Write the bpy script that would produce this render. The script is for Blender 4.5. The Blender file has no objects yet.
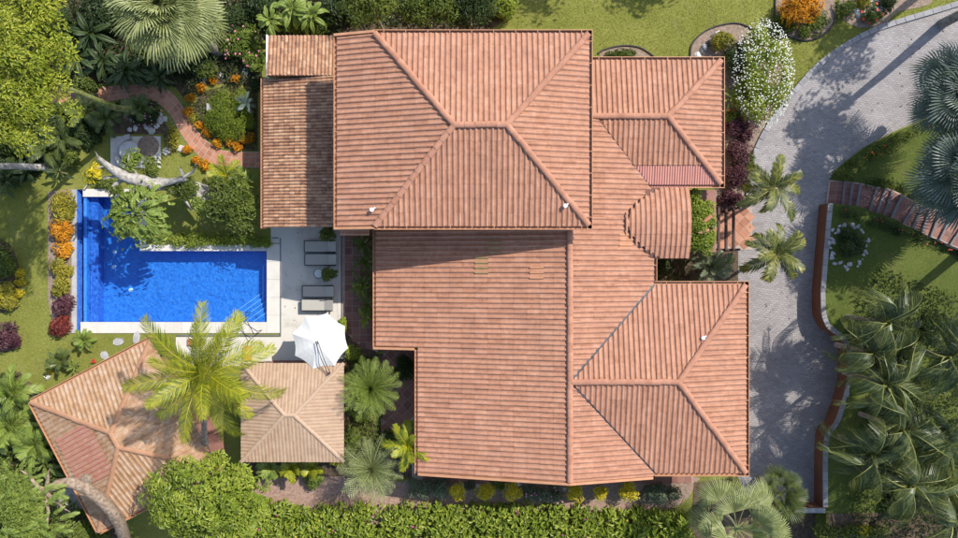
import bpy, bmesh, math, random
import numpy as np
from mathutils import Vector, Matrix

random.seed(7)
RNG = np.random.default_rng(11)
scene = bpy.context.scene
col = scene.collection

# ------------------------------------------------------------------ camera
CH = 37.0                      # drone height above the patio
FPX = 640.0                    # focal length in photo pixels (958 wide)
cd = bpy.data.cameras.new('camera')
cd.sensor_width = 36.0
cd.lens = FPX / 958.0 * 36.0
cd.clip_end = 2000
cam = bpy.data.objects.new('camera', cd)
cam.location = (0, 0, CH)
col.objects.link(cam)
scene.camera = cam

# ------------------------------------------------------------------ light
SX, SY = -0.78, -0.65          # shadow shift per metre of height
EL = math.atan2(1.0, math.hypot(SX, SY))
AZ = math.atan2(-SX, -SY)
w = bpy.data.worlds.new('World')
scene.world = w
w.use_nodes = True
nt = w.node_tree
nt.nodes.clear()
sky = nt.nodes.new('ShaderNodeTexSky')
sky.sky_type = 'NISHITA'
sky.sun_disc = False
sky.sun_elevation = EL
sky.sun_rotation = AZ
bg = nt.nodes.new('ShaderNodeBackground')
bg.inputs[1].default_value = 0.15
wo = nt.nodes.new('ShaderNodeOutputWorld')
nt.links.new(sky.outputs[0], bg.inputs[0])
nt.links.new(bg.outputs[0], wo.inputs[0])
sd = bpy.data.lights.new('sun', 'SUN')
sd.energy = 3.9
sd.angle = math.radians(0.53)
sd.color = (1.0, 0.95, 0.87)
sun = bpy.data.objects.new('sun', sd)
sun.rotation_euler = Vector((SX, SY, -1)).to_track_quat('-Z', 'Y').to_euler()
sun.location = (20, 20, 40)
col.objects.link(sun)
scene.view_settings.view_transform = 'Standard'
scene.view_settings.look = 'None'
scene.view_settings.exposure = 0.78
scene.view_settings.gamma = 1.0

# ------------------------------------------------------------------ helpers
def W(px, py, z=0.0):
    s = (CH - z) / FPX
    return Vector(((px - 479) * s, (269 - py) * s, z))

def XY(px, py, z=0.0):
    v = W(px, py, z)
    return (v.x, v.y)

def MPP(z=0.0):
    return (CH - z) / FPX

def tag(o, label=None, cat=None, group=None, kind=None):
    if label: o['label'] = label
    if cat: o['category'] = cat
    if group: o['group'] = group
    if kind: o['kind'] = kind
    return o

def thing(name, label, cat, loc=(0, 0, 0), group=None, rz=0.0):
    o = bpy.data.objects.new(name, None)
    o.empty_display_size = 0.2
    o.location = loc
    o.rotation_euler = (0, 0, rz)
    col.objects.link(o)
    return tag(o, label, cat, group)

def ob(name, me, mat=None, parent=None, loc=None, rot=None, world=False, kind=None, scale=None):
    o = bpy.data.objects.new(name, me)
    if mat is not None and len(me.materials) == 0:
        me.materials.append(mat)
    if parent is not None:
        o.parent = parent
        if world:
            p = Vector((0, 0, 0)); q = parent
            while q is not None:
                p += q.location; q = q.parent
            o.location = Vector(loc or (0, 0, 0)) - p
        elif loc is not None:
            o.location = loc
    elif loc is not None:
        o.location = loc
    if rot is not None: o.rotation_euler = rot
    if scale is not None: o.scale = scale
    if kind: o['kind'] = kind
    col.objects.link(o)
    return o

class MB:
    def __init__(s):
        s.v = []; s.f = []
    def add(s, vs, fs):
        b = len(s.v)
        s.v += [tuple(x) for x in vs]
        s.f += [tuple(i + b for i in f) for f in fs]
        return s
    def hexa(s, p):            # 4 bottom ccw, 4 top ccw
        return s.add(p, [(3, 2, 1, 0), (4, 5, 6, 7), (0, 1, 5, 4), (1, 2, 6, 5), (2, 3, 7, 6), (3, 0, 4, 7)])
    def box(s, c, d, rz=0.0):
        cx, cy, cz = c; x, y, z = d[0] / 2, d[1] / 2, d[2] / 2
        co, si = math.cos(rz), math.sin(rz)
        p = []
        for zz in (-z, z):
            for (a, b) in ((-x, -y), (x, -y), (x, y), (-x, y)):
                p.append((cx + a * co - b * si, cy + a * si + b * co, cz + zz))
        return s.hexa(p)
    def bar(s, p, q, wd, ht):
        p = Vector(p); q = Vector(q); d = (q - p).normalized()
        up = Vector((0, 0, 1))
        if abs(d.z) > .95: up = Vector((0, 1, 0))
        r = d.cross(up).normalized() * wd / 2; u = r.cross(d).normalized() * ht / 2
        return s.hexa([p - r - u, p + r - u, q + r - u, q - r - u, p - r + u, p + r + u, q + r + u, q - r + u])
    def prism(s, poly, z0, z1):
        n = len(poly)
        a = sum(poly[i][0] * poly[(i + 1) % n][1] - poly[(i + 1) % n][0] * poly[i][1] for i in range(n))
        if a < 0: poly = poly[::-1]
        vs = [(x, y, z0) for x, y in poly] + [(x, y, z1) for x, y in poly]
        fs = [tuple(range(n - 1, -1, -1)), tuple(range(n, 2 * n))]
        fs += [(i, (i + 1) % n, n + (i + 1) % n, n + i) for i in range(n)]
        return s.add(vs, fs)
    def tube(s, pts, rad, n=8, cap=True):
        pts = [Vector(p) for p in pts]
        if not hasattr(rad, '__len__'): rad = [rad] * len(pts)
        b = len(s.v); vs = []; prev = None
        for i, p in enumerate(pts):
            d = (pts[min(i + 1, len(pts) - 1)] - pts[max(i - 1, 0)]).normalized()
            if prev is None:
                r = d.cross(Vector((0, 0, 1)))
                if r.length < .05: r = d.cross(Vector((0, 1, 0)))
                r.normalize()
            else:
                r = prev - d * prev.dot(d)
                r.normalize()
            prev = r
            u = r.cross(d)
            for k in range(n):
                a = 2 * math.pi * k / n
                vs.append(p + (r * math.cos(a) + u * math.sin(a)) * rad[i])
        fs = []
        for i in range(len(pts) - 1):
            for k in range(n):
                fs.append((i * n + k, i * n + (k + 1) % n, (i + 1) * n + (k + 1) % n, (i + 1) * n + k))
        if cap:
            fs.append(tuple(range(n))); fs.append(tuple((len(pts) - 1) * n + k for k in range(n - 1, -1, -1)))
        return s.add(vs, fs)
    def lathe(s, prof, c=(0, 0, 0), n=16, wob=0.0):
        vs = []
        for (r, z) in prof:
            for k in range(n):
                a = 2 * math.pi * k / n
                rr = r * (1 + (random.uniform(-wob, wob) if wob else 0))
                vs.append((c[0] + rr * math.cos(a), c[1] + rr * math.sin(a), c[2] + z))
        m = len(prof); fs = []
        for i in range(m - 1):
            for k in range(n):
                fs.append((i * n + k, i * n + (k + 1) % n, (i + 1) * n + (k + 1) % n, (i + 1) * n + k))
        fs.append(tuple(range(n - 1, -1, -1))); fs.append(tuple((m - 1) * n + k for k in range(n)))
        return s.add(vs, fs)
    def mesh(s, name, smooth=False):
        me = bpy.data.meshes.new(name)
        me.from_pydata(s.v, [], s.f)
        me.update()
        if smooth:
            me.polygons.foreach_set('use_smooth', [True] * len(me.polygons))
        return me
    def build(s, name, mat, parent=None, smooth=False, **k):
        return ob(name, s.mesh(name, smooth), mat, parent, **k)

def np_mesh(name, V, Q, rnd=None, smooth=False):
    me = bpy.data.meshes.new(name)
    V = np.asarray(V, dtype=np.float32); Q = np.asarray(Q, dtype=np.int32)
    n, k = Q.shape
    me.vertices.add(len(V)); me.vertices.foreach_set('co', V.ravel())
    me.loops.add(n * k); me.loops.foreach_set('vertex_index', Q.ravel())
    me.polygons.add(n)
    me.polygons.foreach_set('loop_start', np.arange(0, n * k, k, dtype=np.int32))
    me.polygons.foreach_set('loop_total', np.full(n, k, dtype=np.int32))
    me.polygons.foreach_set('use_smooth', np.full(n, bool(smooth)))
    if rnd is not None:
        a = me.attributes.new('rnd', 'FLOAT', 'FACE')
        a.data.foreach_set('value', np.asarray(rnd, dtype=np.float32))
    me.update(calc_edges=True)
    return me

def cat_mesh(name, parts, smooth=False):
    """join (V, Q, rnd) triples"""
    Vs, Qs, Rs = [], [], []; b = 0
    for V, Q, R in parts:
        Vs.append(V); Qs.append(np.asarray(Q) + b); Rs.append(R); b += len(V)
    return np_mesh(name, np.concatenate(Vs), np.concatenate(Qs), np.concatenate(Rs), smooth)

# ------------------------------------------------------------------ materials
MATS = {}
def nd(t, typ, **k):
    n = t.nodes.new(typ)
    for a, v in k.items(): setattr(n, a, v)
    return n

def ramp(t, fac, stops):
    r = nd(t, 'ShaderNodeValToRGB')
    el = r.color_ramp.elements
    while len(el) < len(stops): el.new(0.5)
    for e, (p, c) in zip(el, stops):
        e.position = p; e.color = (c[0], c[1], c[2], 1)
    t.links.new(fac, r.inputs[0])
    return r.outputs[0]

def noise(t, vec, scale, detail=6, rough=.6):
    n = nd(t, 'ShaderNodeTexNoise')
    n.inputs['Scale'].default_value = scale; n.inputs['Detail'].default_value = detail
    n.inputs['Roughness'].default_value = rough
    t.links.new(vec, n.inputs['Vector'])
    return n.outputs['Fac']

def mth(t, op, a, b=None):
    m = nd(t, 'ShaderNodeMath', operation=op)
    for i, x in enumerate((a, b)):
        if x is None: continue
        if isinstance(x, (int, float)): m.inputs[i].default_value = x
        else: t.links.new(x, m.inputs[i])
    return m.outputs[0]

def mixc(t, fac, a, b, blend='MIX'):
    m = nd(t, 'ShaderNodeMix', data_type='RGBA', blend_type=blend)
    for s, x in ((0, fac), (6, a), (7, b)):
        if isinstance(x, (int, float)): m.inputs[s].default_value = x
        elif isinstance(x, tuple): m.inputs[s].default_value = (x[0], x[1], x[2], 1)
        else: t.links.new(x, m.inputs[s])
    return m.outputs[2]

def newmat(name):
    m = bpy.data.materials.new(name); m.use_nodes = True
    t = m.node_tree
    b = t.nodes['Principled BSDF']
    g = nd(t, 'ShaderNodeNewGeometry')
    MATS[name] = m
    return m, t, b, g.outputs['Position']

def bump(t, b, h, strength, dist=.02):
    n = nd(t, 'ShaderNodeBump')
    n.inputs['Strength'].default_value = strength; n.inputs['Distance'].default_value = dist
    t.links.new(h, n.inputs['Height']); t.links.new(n.outputs[0], b.inputs['Normal'])

def pmat(name, stops, scale=2.0, detail=8, rough=.85, bstr=.3, bscale=30, rnd=0.0, dirt=None, dscale=.7, spec=.3, metal=0):
    """noise-coloured matter; rnd = share of the per-piece random value (face attribute or object)"""
    m, t, b, pos = newmat(name)
    f = noise(t, pos, scale, detail)
    f = mth(t, 'ADD', mth(t, 'MULTIPLY', mth(t, 'SUBTRACT', f, .5), 1.7), .5)
    if rnd:
        a = nd(t, 'ShaderNodeAttribute', attribute_name='rnd')
        oi = nd(t, 'ShaderNodeObjectInfo')
        r = mth(t, 'FRACT', mth(t, 'ADD', a.outputs['Fac'], oi.outputs['Random']))
        f = mth(t, 'ADD', mth(t, 'MULTIPLY', f, 1 - rnd), mth(t, 'MULTIPLY', r, rnd))
    c = ramp(t, f, stops)
    if name == 'roof_tile':
        sp = ramp(t, noise(t, pos, 13, 4, .7), [(.60, (0, 0, 0)), (.70, (1, 1, 1))]); sa = ramp(t, noise(t, pos, .55, 5, .6), [(.40, (0, 0, 0)), (.65, (1, 1, 1))])
        c = mixc(t, mth(t, 'MULTIPLY', mth(t, 'MULTIPLY', sp, sa), .6), c, (.13, .085, .065))
        wp = ramp(t, noise(t, pos, 17, 4, .7), [(.60, (0, 0, 0)), (.70, (1, 1, 1))])
        c = mixc(t, mth(t, 'MULTIPLY', wp, .5), c, (.60, .46, .39))
    if dirt:
        dn = noise(t, pos, dscale, 9, .7)
        df = ramp(t, dn, [(.45, (0, 0, 0)), (.7, (1, 1, 1))])
        c = mixc(t, mth(t, 'MULTIPLY', df, dirt[3]), c, dirt[:3])
    t.links.new(c, b.inputs['Base Color'])
    b.inputs['Roughness'].default_value = rough
    b.inputs['Specular IOR Level'].default_value = spec
    b.inputs['Metallic'].default_value = metal
    if bstr: bump(t, b, noise(t, pos, bscale, 5), bstr)
    return m

def lmat(name, dark, mid, light, tr=.3, rough=.5, spec=.35):
    m, t, b, pos = newmat(name)
    a = nd(t, 'ShaderNodeAttribute', attribute_name='rnd')
    oi = nd(t, 'ShaderNodeObjectInfo')
    f = mth(t, 'ADD', mth(t, 'MULTIPLY', a.outputs['Fac'], .72),
            mth(t, 'ADD', mth(t, 'MULTIPLY', oi.outputs['Random'], .14), mth(t, 'MULTIPLY', noise(t, pos, 1.3, 3), .14)))
    c = ramp(t, f, [(.12, dark), (.5, mid), (.9, light)])
    t.links.new(c, b.inputs['Base Color'])
    b.inputs['Roughness'].default_value = rough
    b.inputs['Specular IOR Level'].default_value = spec
    tn = nd(t, 'ShaderNodeBsdfTranslucent')
    t.links.new(mixc(t, .35, c, (light[0] * 1.3, light[1] * 1.3, light[2] * .6)), tn.inputs[0])
    mx = nd(t, 'ShaderNodeMixShader'); mx.inputs[0].default_value = tr
    t.links.new(b.outputs[0], mx.inputs[1]); t.links.new(tn.outputs[0], mx.inputs[2])
    t.links.new(mx.outputs[0], t.nodes['Material Output'].inputs[0])
    return m

M = MATS
TILE = [(.08, (.24, .105, .060)), (.4, (.335, .158, .094)), (.7, (.405, .208, .132)), (1, (.50, .318, .225))]
pmat('roof_tile', TILE, scale=4.0, rnd=.24, rough=.8, bstr=.5, bscale=40, dirt=(.21, .105, .075, .42), dscale=1.0)
pmat('ridge_tile', [(.2, (.29, .13, .08)), (.7, (.385, .19, .122)), (1, (.45, .25, .175))], scale=3, rnd=.3, rough=.8, bstr=.3, bscale=45)
pmat('old_tile', [(0, (.08, .05, .042)), (.22, (.2, .105, .068)), (.4, (.33, .17, .10)), (.62, (.41, .235, .14)), (.8, (.48, .32, .205)), (1, (.54, .45, .38))],
     scale=6, rnd=.42, rough=.9, bstr=.5, bscale=40, dirt=(.09, .06, .052, .38), dscale=2.2)
pmat('tan_tile', [(.15, (.24, .13, .064)), (.5, (.31, .18, .095)), (1, (.39, .245, .15))], scale=3, rnd=.3, rough=.85, bstr=.3, dirt=(.52, .42, .34, .5), dscale=2.6)
pmat('pale_tile', [(.15, (.30, .195, .125)), (.5, (.355, .24, .158)), (1, (.42, .305, .212))], scale=3.0, rnd=.3, rough=.85, bstr=.3, dirt=(.3, .19, .14, .3), dscale=2)
pmat('pink_sheet', [(.2, (.41, .175, .135)), (1, (.48, .235, .185))], scale=2, rough=.55, bstr=.05, rnd=.2)
pmat('faded_sheet', [(.2, (.36, .145, .105)), (1, (.43, .195, .145))], scale=3, rough=.6, bstr=.1, rnd=.4)
pmat('green_tile', [(.2, (.25, .16, .07)), (1, (.33, .22, .11))], scale=4, rough=.8)
pmat('amber_tile', [(.2, (.40, .19, .10)), (1, (.48, .24, .13))], scale=4, rough=.8)
pmat('gutter', [(.2, (.40, .19, .10)), (1, (.50, .27, .15))], scale=1.5, rough=.5, bstr=.05)
pmat('deck', [(.2, (.12, .06, .04)), (1, (.16, .08, .06))], scale=2)
pmat('valley_metal', [(.2, (.03, .03, .035)), (1, (.12, .12, .13))], scale=4, rough=.5, metal=.4)
pmat('ochre_wall', [(.2, (.42, .25, .07)), (1, (.52, .33, .12))], scale=1.2, rough=.9, bstr=.15)
pmat('patio', [(.15, (.36, .33, .28)), (.45, (.52, .49, .44)), (.8, (.60, .58, .54))], scale=.55, detail=10, rough=.8, bstr=.15, bscale=60, dirt=(.36, .30, .22, .55), dscale=.55)
pmat('coping', [(.2, (.48, .45, .40)), (1, (.60, .57, .52))], scale=1.4, rough=.75, bstr=.12, bscale=60, rnd=.3, dirt=(.4, .36, .3, .25), dscale=.9)
pmat('grey_stone', [(.2, (.30, .29, .29)), (1, (.46, .45, .44))], scale=2.4, rough=.9, bstr=.4, rnd=.4, dirt=(.12, .11, .1, .5))
pmat('kerb_stone', [(.2, (.21, .205, .21)), (1, (.32, .31, .31))], scale=2.4, rough=.9, bstr=.4, rnd=.4, dirt=(.1, .09, .08, .5))
pmat('nosing_stone', [(.2, (.12, .115, .12)), (1, (.21, .2, .205))], scale=2.4, rough=.9, bstr=.4, rnd=.4)
pmat('white_rock', [(.2, (.35, .34, .32)), (1, (.62, .60, .57))], scale=5, rough=.9, bstr=.6, rnd=.4)
pmat('dark_rock', [(.2, (.05, .05, .05)), (1, (.16, .15, .14))], scale=5, rough=.9, bstr=.6, rnd=.4)
pmat('terracotta', [(.1, (.27, .11, .06)), (.5, (.38, .165, .095)), (1, (.47, .24, .155))], scale=2, rough=.7, bstr=.12, rnd=.55, dirt=(.14, .07, .05, .4), dscale=1.3)
pmat('terracotta_dark', [(.1, (.15, .065, .05)), (.5, (.22, .10, .075)), (1, (.30, .15, .115))], scale=2, rough=.7, bstr=.12, rnd=.55, dirt=(.10, .06, .05, .4), dscale=1.3)
pmat('grout', [(.2, (.30, .23, .19)), (1, (.42, .34, .29))], scale=4, rough=.95)
pmat('soil', [(.2, (.045, .032, .02)), (.6, (.10, .07, .045)), (1, (.16, .115, .075))], scale=4, rough=.95, bstr=1.0, bscale=22)
pmat('gravel', [(.1, (.16, .092, .068)), (.5, (.27, .172, .13)), (1, (.38, .28, .23))], scale=7, rough=.95, bstr=1.0, bscale=28, dirt=(.34, .27, .23, .5), dscale=5)
pmat('mulch', [(.2, (.16, .115, .085)), (.6, (.25, .185, .14)), (1, (.34, .27, .22))], scale=6, rough=.95, bstr=1.0, bscale=24)
pmat('rust_wall', [(.2, (.13, .055, .032)), (1, (.18, .08, .046))], scale=1.3, rough=.8, bstr=.15, dirt=(.14, .06, .04, .5))
pmat('bark', [(.15, (.12, .095, .075)), (.5, (.24, .20, .165)), (1, (.42, .37, .32))], scale=5, rough=.95, bstr=1.0, bscale=14)
pmat('pale_bark', [(.15, (.13, .115, .10)), (.5, (.29, .27, .245)), (1, (.46, .44, .41))], scale=6, rough=.9, bstr=.8, bscale=12)
pmat('mossy_bark', [(.2, (.09, .10, .03)), (.5, (.14, .16, .04)), (1, (.3, .27, .22))], scale=4, rough=.95, bstr=1.0, bscale=12)
pmat('brown_bark', [(.15, (.10, .07, .05)), (.5, (.22, .16, .115)), (1, (.42, .34, .275))], scale=6, rough=.95, bstr=1.0, bscale=16)
pmat('petiole', [(.2, (.22, .24, .06)), (1, (.42, .40, .12))], scale=3, rough=.5, bstr=0)
pmat('canvas', [(.2, (.55, .54, .52)), (1, (.61, .60, .58))], scale=2, rough=.9, bstr=.05)
pmat('dark_metal', [(.2, (.03, .032, .036)), (1, (.06, .06, .066))], scale=4, rough=.4, metal=.5, bstr=0)
pmat('grey_metal', [(.2, (.16, .16, .17)), (1, (.24, .24, .25))], scale=4, rough=.4, metal=.4, bstr=0)
pmat('sling', [(.2, (.33, .31, .27)), (1, (.40, .375, .335))], scale=30, rough=.8, bstr=.2, bscale=200)
pmat('white_paint', [(.2, (.66, .66, .64)), (1, (.76, .76, .75))], scale=3, rough=.6, bstr=.05)
pmat('pool_light', [(.2, (.75, .78, .8)), (1, (.85, .87, .88))], scale=3, rough=.3, bstr=0)
pmat('step_edge', [(.2, (.22, .42, .70)), (1, (.3, .5, .76))], scale=3, rough=.4, bstr=0)
pmat('blue_plastic', [(.2, (.1, .22, .5)), (1, (.15, .3, .6))], scale=3, rough=.4, bstr=0)
pmat('dark_wood', [(.2, (.045, .025, .018)), (1, (.09, .05, .035))], scale=5, rough=.6, bstr=.3)
pmat('glass_top', [(.2, (.45, .47, .46)), (1, (.55, .57, .56))], scale=3, rough=.1, bstr=0, spec=.6)
pmat('red_brick', [(.2, (.42, .13, .06)), (1, (.52, .2, .1))], scale=3, rough=.8, bstr=.2)
pmat('rusty_sheet', [(.2, (.2, .17, .15)), (1, (.42, .38, .35))], scale=5, rough=.7, bstr=.2)
pmat('edging', [(.2, (.03, .028, .025)), (1, (.07, .06, .05))], scale=5, rough=.8)

# lawn
def lawn_mat(name, a, b_, c_, dry):
    m, t, b, pos = newmat(name)
    f = noise(t, pos, .35, 7, .65)
    f2 = noise(t, pos, 9, 6, .75)
    f = mth(t, 'ADD', mth(t, 'MULTIPLY', f, .45), mth(t, 'MULTIPLY', f2, .55))
    c = ramp(t, f, [(.34, a), (.5, b_), (.66, c_)])
    dn = ramp(t, noise(t, pos, .8, 10, .75), [(.54, (0, 0, 0)), (.72, (1, 1, 1))])
    c = mixc(t, mth(t, 'MULTIPLY', dn, .6), c, dry)
    t.links.new(c, b.inputs['Base Color'])
    b.inputs['Roughness'].default_value = .95
    b.inputs['Specular IOR Level'].default_value = .1
    bump(t, b, noise(t, pos, 26, 6, .8), 1.0, .06)
    return m
lawn_mat('lawn', (.11, .125, .022), (.195, .205, .044), (.28, .28, .078), (.30, .26, .12))
lawn_mat('lawn_painted_shade', (.05, .07, .014), (.09, .115, .025), (.14, .16, .04), (.16, .125, .06))  # darker copy of the lawn, with shade put into its colours

# paving blocks of the drive: too small in view to build one by one
def paver_mat():
    m, t, b, pos = newmat('pavers')
    mp = nd(t, 'ShaderNodeMapping'); mp.inputs['Rotation'].default_value = (0, 0, math.radians(8))
    t.links.new(pos, mp.inputs[0])
    br = nd(t, 'ShaderNodeTexBrick')
    br.inputs['Scale'].default_value = 1.0
    br.inputs['Brick Width'].default_value = .24; br.inputs['Row Height'].default_value = .12
    br.inputs['Mortar Size'].default_value = .010; br.inputs['Mortar Smooth'].default_value = .3
    br.inputs['Color1'].default_value = (.24, .222, .214, 1); br.inputs['Color2'].default_value = (.305, .285, .275, 1)
    br.inputs['Mortar'].default_value = (.16, .145, .145, 1); br.inputs['Bias'].default_value = 0.0
    t.links.new(mp.outputs[0], br.inputs['Vector'])
    n1 = ramp(t, noise(t, pos, .5, 9, .7), [(.35, (.80, .78, .78)), (.7, (1.06, 1.05, 1.05))])
    c = mixc(t, 1.0, br.outputs['Color'], n1, 'MULTIPLY')
    st = ramp(t, noise(t, pos, .33, 8, .7), [(.56, (0, 0, 0)), (.76, (1, 1, 1))])
    c = mixc(t, mth(t, 'MULTIPLY', st, .5), c, (.17, .135, .12))
    t.links.new(c, b.inputs['Base Color'])
    b.inputs['Roughness'].default_value = .85
    h = mth(t, 'ADD', mth(t, 'MULTIPLY', br.outputs['Fac'], -1.0), mth(t, 'MULTIPLY', noise(t, pos, 40, 4), .4))
    bump(t, b, h, .6, .012)
paver_mat()

# pool mosaic and water
def mosaic_mat(name, c1, c2, c3):
    m, t, b, pos = newmat(name)
    v = nd(t, 'ShaderNodeTexVoronoi'); v.feature = 'F1'; v.distance = 'CHEBYCHEV'
    v.inputs['Scale'].default_value = 9; v.inputs['Randomness'].default_value = 0.0
    t.links.new(pos, v.inputs['Vector'])
    wn = nd(t, 'ShaderNodeTexWhiteNoise'); t.links.new(v.outputs['Position'], wn.inputs['Vector'])
    f = mth(t, 'ADD', mth(t, 'MULTIPLY', wn.outputs['Value'], .55), mth(t, 'MULTIPLY', noise(t, pos, .8, 6), .45))  # tile blend whose mottling also paints in rippled light on the floor
    c = ramp(t, f, [(.15, c1), (.5, c2), (.85, c3)])
    t.links.new(c, b.inputs['Base Color']); b.inputs['Roughness'].default_value = .35
mosaic_mat('mosaic', (.025, .16, .54), (.04, .205, .62), (.065, .26, .69))
mosaic_mat('mosaic_dark', (.03, .11, .46), (.05, .16, .56), (.08, .23, .64))
def water_mat():
    m, t, b, pos = newmat('water')
    t.nodes.remove(b)
    tr = nd(t, 'ShaderNodeBsdfTransparent'); tr.inputs[0].default_value = (.74, .92, 1.0, 1)
    gl = nd(t, 'ShaderNodeBsdfGlossy'); gl.inputs['Roughness'].default_value = .06
    fr = nd(t, 'ShaderNodeFresnel'); fr.inputs[0].default_value = 1.33
    bp = nd(t, 'ShaderNodeBump'); bp.inputs['Strength'].default_value = .3; bp.inputs['Distance'].default_value = .06
    h = mth(t, 'ADD', noise(t, pos, 2.6, 3, .5), mth(t, 'MULTIPLY', noise(t, pos, 7, 2, .5), .35))
    t.links.new(h, bp.inputs['Height'])
    t.links.new(bp.outputs[0], gl.inputs['Normal']); t.links.new(bp.outputs[0], fr.inputs['Normal'])
    mx = nd(t, 'ShaderNodeMixShader')
    t.links.new(mth(t, 'MULTIPLY', fr.outputs[0], 1.6), mx.inputs[0])
    t.links.new(tr.outputs[0], mx.inputs[1]); t.links.new(gl.outputs[0], mx.inputs[2])
    t.links.new(mx.outputs[0], t.nodes['Material Output'].inputs[0])
water_mat()

# foliage colours
lmat('leaf_yellowgreen', (.06, .09, .010), (.20, .245, .02), (.43, .42, .055))
lmat('leaf_green', (.035, .06, .010), (.095, .13, .02), (.21, .24, .045))
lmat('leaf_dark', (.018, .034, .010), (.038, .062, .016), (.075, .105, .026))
lmat('leaf_lime', (.06, .10, .012), (.20, .26, .026), (.38, .40, .07))
lmat('leaf_fresh', (.07, .11, .018), (.16, .22, .035), (.30, .35, .08))
lmat('leaf_silver', (.10, .125, .04), (.21, .24, .085), (.36, .38, .17), rough=.45)
lmat('leaf_grey', (.06, .08, .045), (.12, .15, .085), (.21, .245, .15), rough=.45)
lmat('leaf_blue', (.05, .075, .06), (.095, .13, .105), (.17, .21, .18), rough=.4)
lmat('leaf_palm', (.06, .10, .008), (.20, .23, .012), (.45, .40, .022), rough=.45)
lmat('leaf_manila', (.03, .05, .014), (.085, .105, .026), (.34, .30, .06), rough=.45)
lmat('leaf_bent', (.024, .045, .018), (.062, .09, .034), (.28, .29, .09), rough=.38)
lmat('leaf_palmdark', (.045, .07, .016), (.085, .115, .03), (.17, .19, .05), rough=.4)
lmat('leaf_orange', (.30, .11, .008), (.56, .24, .012), (.70, .40, .025))
lmat('leaf_yellow', (.30, .24, .012), (.52, .42, .016), (.66, .56, .04))
lmat('leaf_purple', (.035, .012, .02), (.09, .03, .045), (.20, .10, .10))
lmat('leaf_red', (.06, .012, .012), (.17, .03, .025), (.36, .10, .05))
lmat('leaf_croton', (.10, .12, .015), (.26, .24, .03), (.48, .38, .04))
lmat('petal_white', (.5, .52, .44), (.62, .63, .58), (.72, .72, .70), tr=.2)
lmat('petal_pink', (.55, .10, .20), (.65, .2, .3), (.75, .40, .45), tr=.2)
lmat('petal_magenta', (.30, .02, .12), (.42, .04, .18), (.52, .1, .26), tr=.2)
lmat('petal_red', (.5, .03, .02), (.6, .05, .03), (.65, .1, .05), tr=.2)
lmat('grass_blade', (.15, .16, .03), (.29, .30, .065), (.45, .43, .13), tr=.3, rough=.8, spec=.1)
lmat('leaf_dry', (.16, .11, .06), (.26, .19, .11), (.38, .30, .19), tr=.15)

# ------------------------------------------------------------------ setting: ground
def grid_sheet(x0, x1, y0, y1, holes, z):
    xs = sorted({x0, x1} | {h[0] for h in holes} | {h[1] for h in holes})
    ys = sorted({y0, y1} | {h[2] for h in holes} | {h[3] for h in holes})
    mb = MB()
    for i in range(len(xs) - 1):
        for j in range(len(ys) - 1):
            cx, cy = (xs[i] + xs[i + 1]) / 2, (ys[j] + ys[j + 1]) / 2
            if any(h[0] < cx < h[1] and h[2] < cy < h[3] for h in holes): continue
            mb.add([(xs[i], ys[j], z), (xs[i + 1], ys[j], z), (xs[i + 1], ys[j + 1], z), (xs[i], ys[j + 1], z)], [(0, 1, 2, 3)])
    me = mb.mesh('ground')
    bm = bmesh.new(); bm.from_mesh(me); bmesh.ops.remove_doubles(bm, verts=bm.verts, dist=.001); bm.to_mesh(me); bm.free()
    return me

PX0, PXT, PXL = XY(72, 0)[0], XY(77, 0)[0], XY(86, 0)[0]       # outer trough wall, trough, weir wall
PXR, PXS = XY(267, 0)[0], XY(140, 0)[0]                         # right water edge, step of the L
PYT, PYM, PYB = XY(0, 197)[1], XY(0, 251)[1], XY(0, 322)[1]
holes = [(PX0, PXS, PYM, PYT), (PX0, PXR, PYB, PYM), (PX0, PXL, PYB - .64, PYB), (PX0, PXL, PYT, PYT + .45)]
ob('ground', grid_sheet(-260, 260, -260, 260, holes, 0.0), M['lawn'])['kind'] = 'structure'

SHN = [0]
def sheet(name, pts, z, mat, kind='structure', thick=0.0, px=True):
    global LASTZ
    SHN[0] += 1
    if not thick: z = .004 + SHN[0] * .001      # every sheet on a level of its own
    LASTZ = z
    poly = [XY(*p) for p in pts] if px else pts
    mb = MB()
    n = len(poly)
    a = sum(poly[i][0] * poly[(i + 1) % n][1] - poly[(i + 1) % n][0] * poly[i][1] for i in range(n))
    if a < 0: poly = poly[::-1]
    bm = bmesh.new()
    vs = [bm.verts.new((x, y, z)) for x, y in poly]
    f = bm.faces.new(vs)
    bm.normal_update()
    if thick:
        r = bmesh.ops.extrude_face_region(bm, geom=[f])
        for v in r['geom']:
            if isinstance(v, bmesh.types.BMVert): v.co.z -= thick
    bm.normal_update()
    bmesh.ops.triangulate(bm, faces=[f for f in bm.faces if len(f.verts) > 4])
    bmesh.ops.recalc_face_normals(bm, faces=bm.faces)
    me = bpy.data.meshes.new(name); bm.to_mesh(me); bm.free()
    if not thick:
        if me.polygons[0].normal.z < 0: me.flip_normals()
    o = ob(name, me, mat)
    o['kind'] = kind
    return o

def smooth_line(pts, n=6):
    out = []
    P = [Vector((p[0], p[1], 0)) for p in pts]
    for i in range(len(P) - 1):
        p0, p1, p2, p3 = P[max(i - 1, 0)], P[i], P[i + 1], P[min(i + 2, len(P) - 1)]
        for k in range(n):
            t = k / n
            q = .5 * ((2 * p1) + (p2 - p0) * t + (2 * p0 - 5 * p1 + 4 * p2 - p3) * t * t + (3 * p1 - p0 - 3 * p2 + p3) * t ** 3)
            out.append((q.x, q.y))
    out.append((P[-1].x, P[-1].y))
    return out

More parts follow.
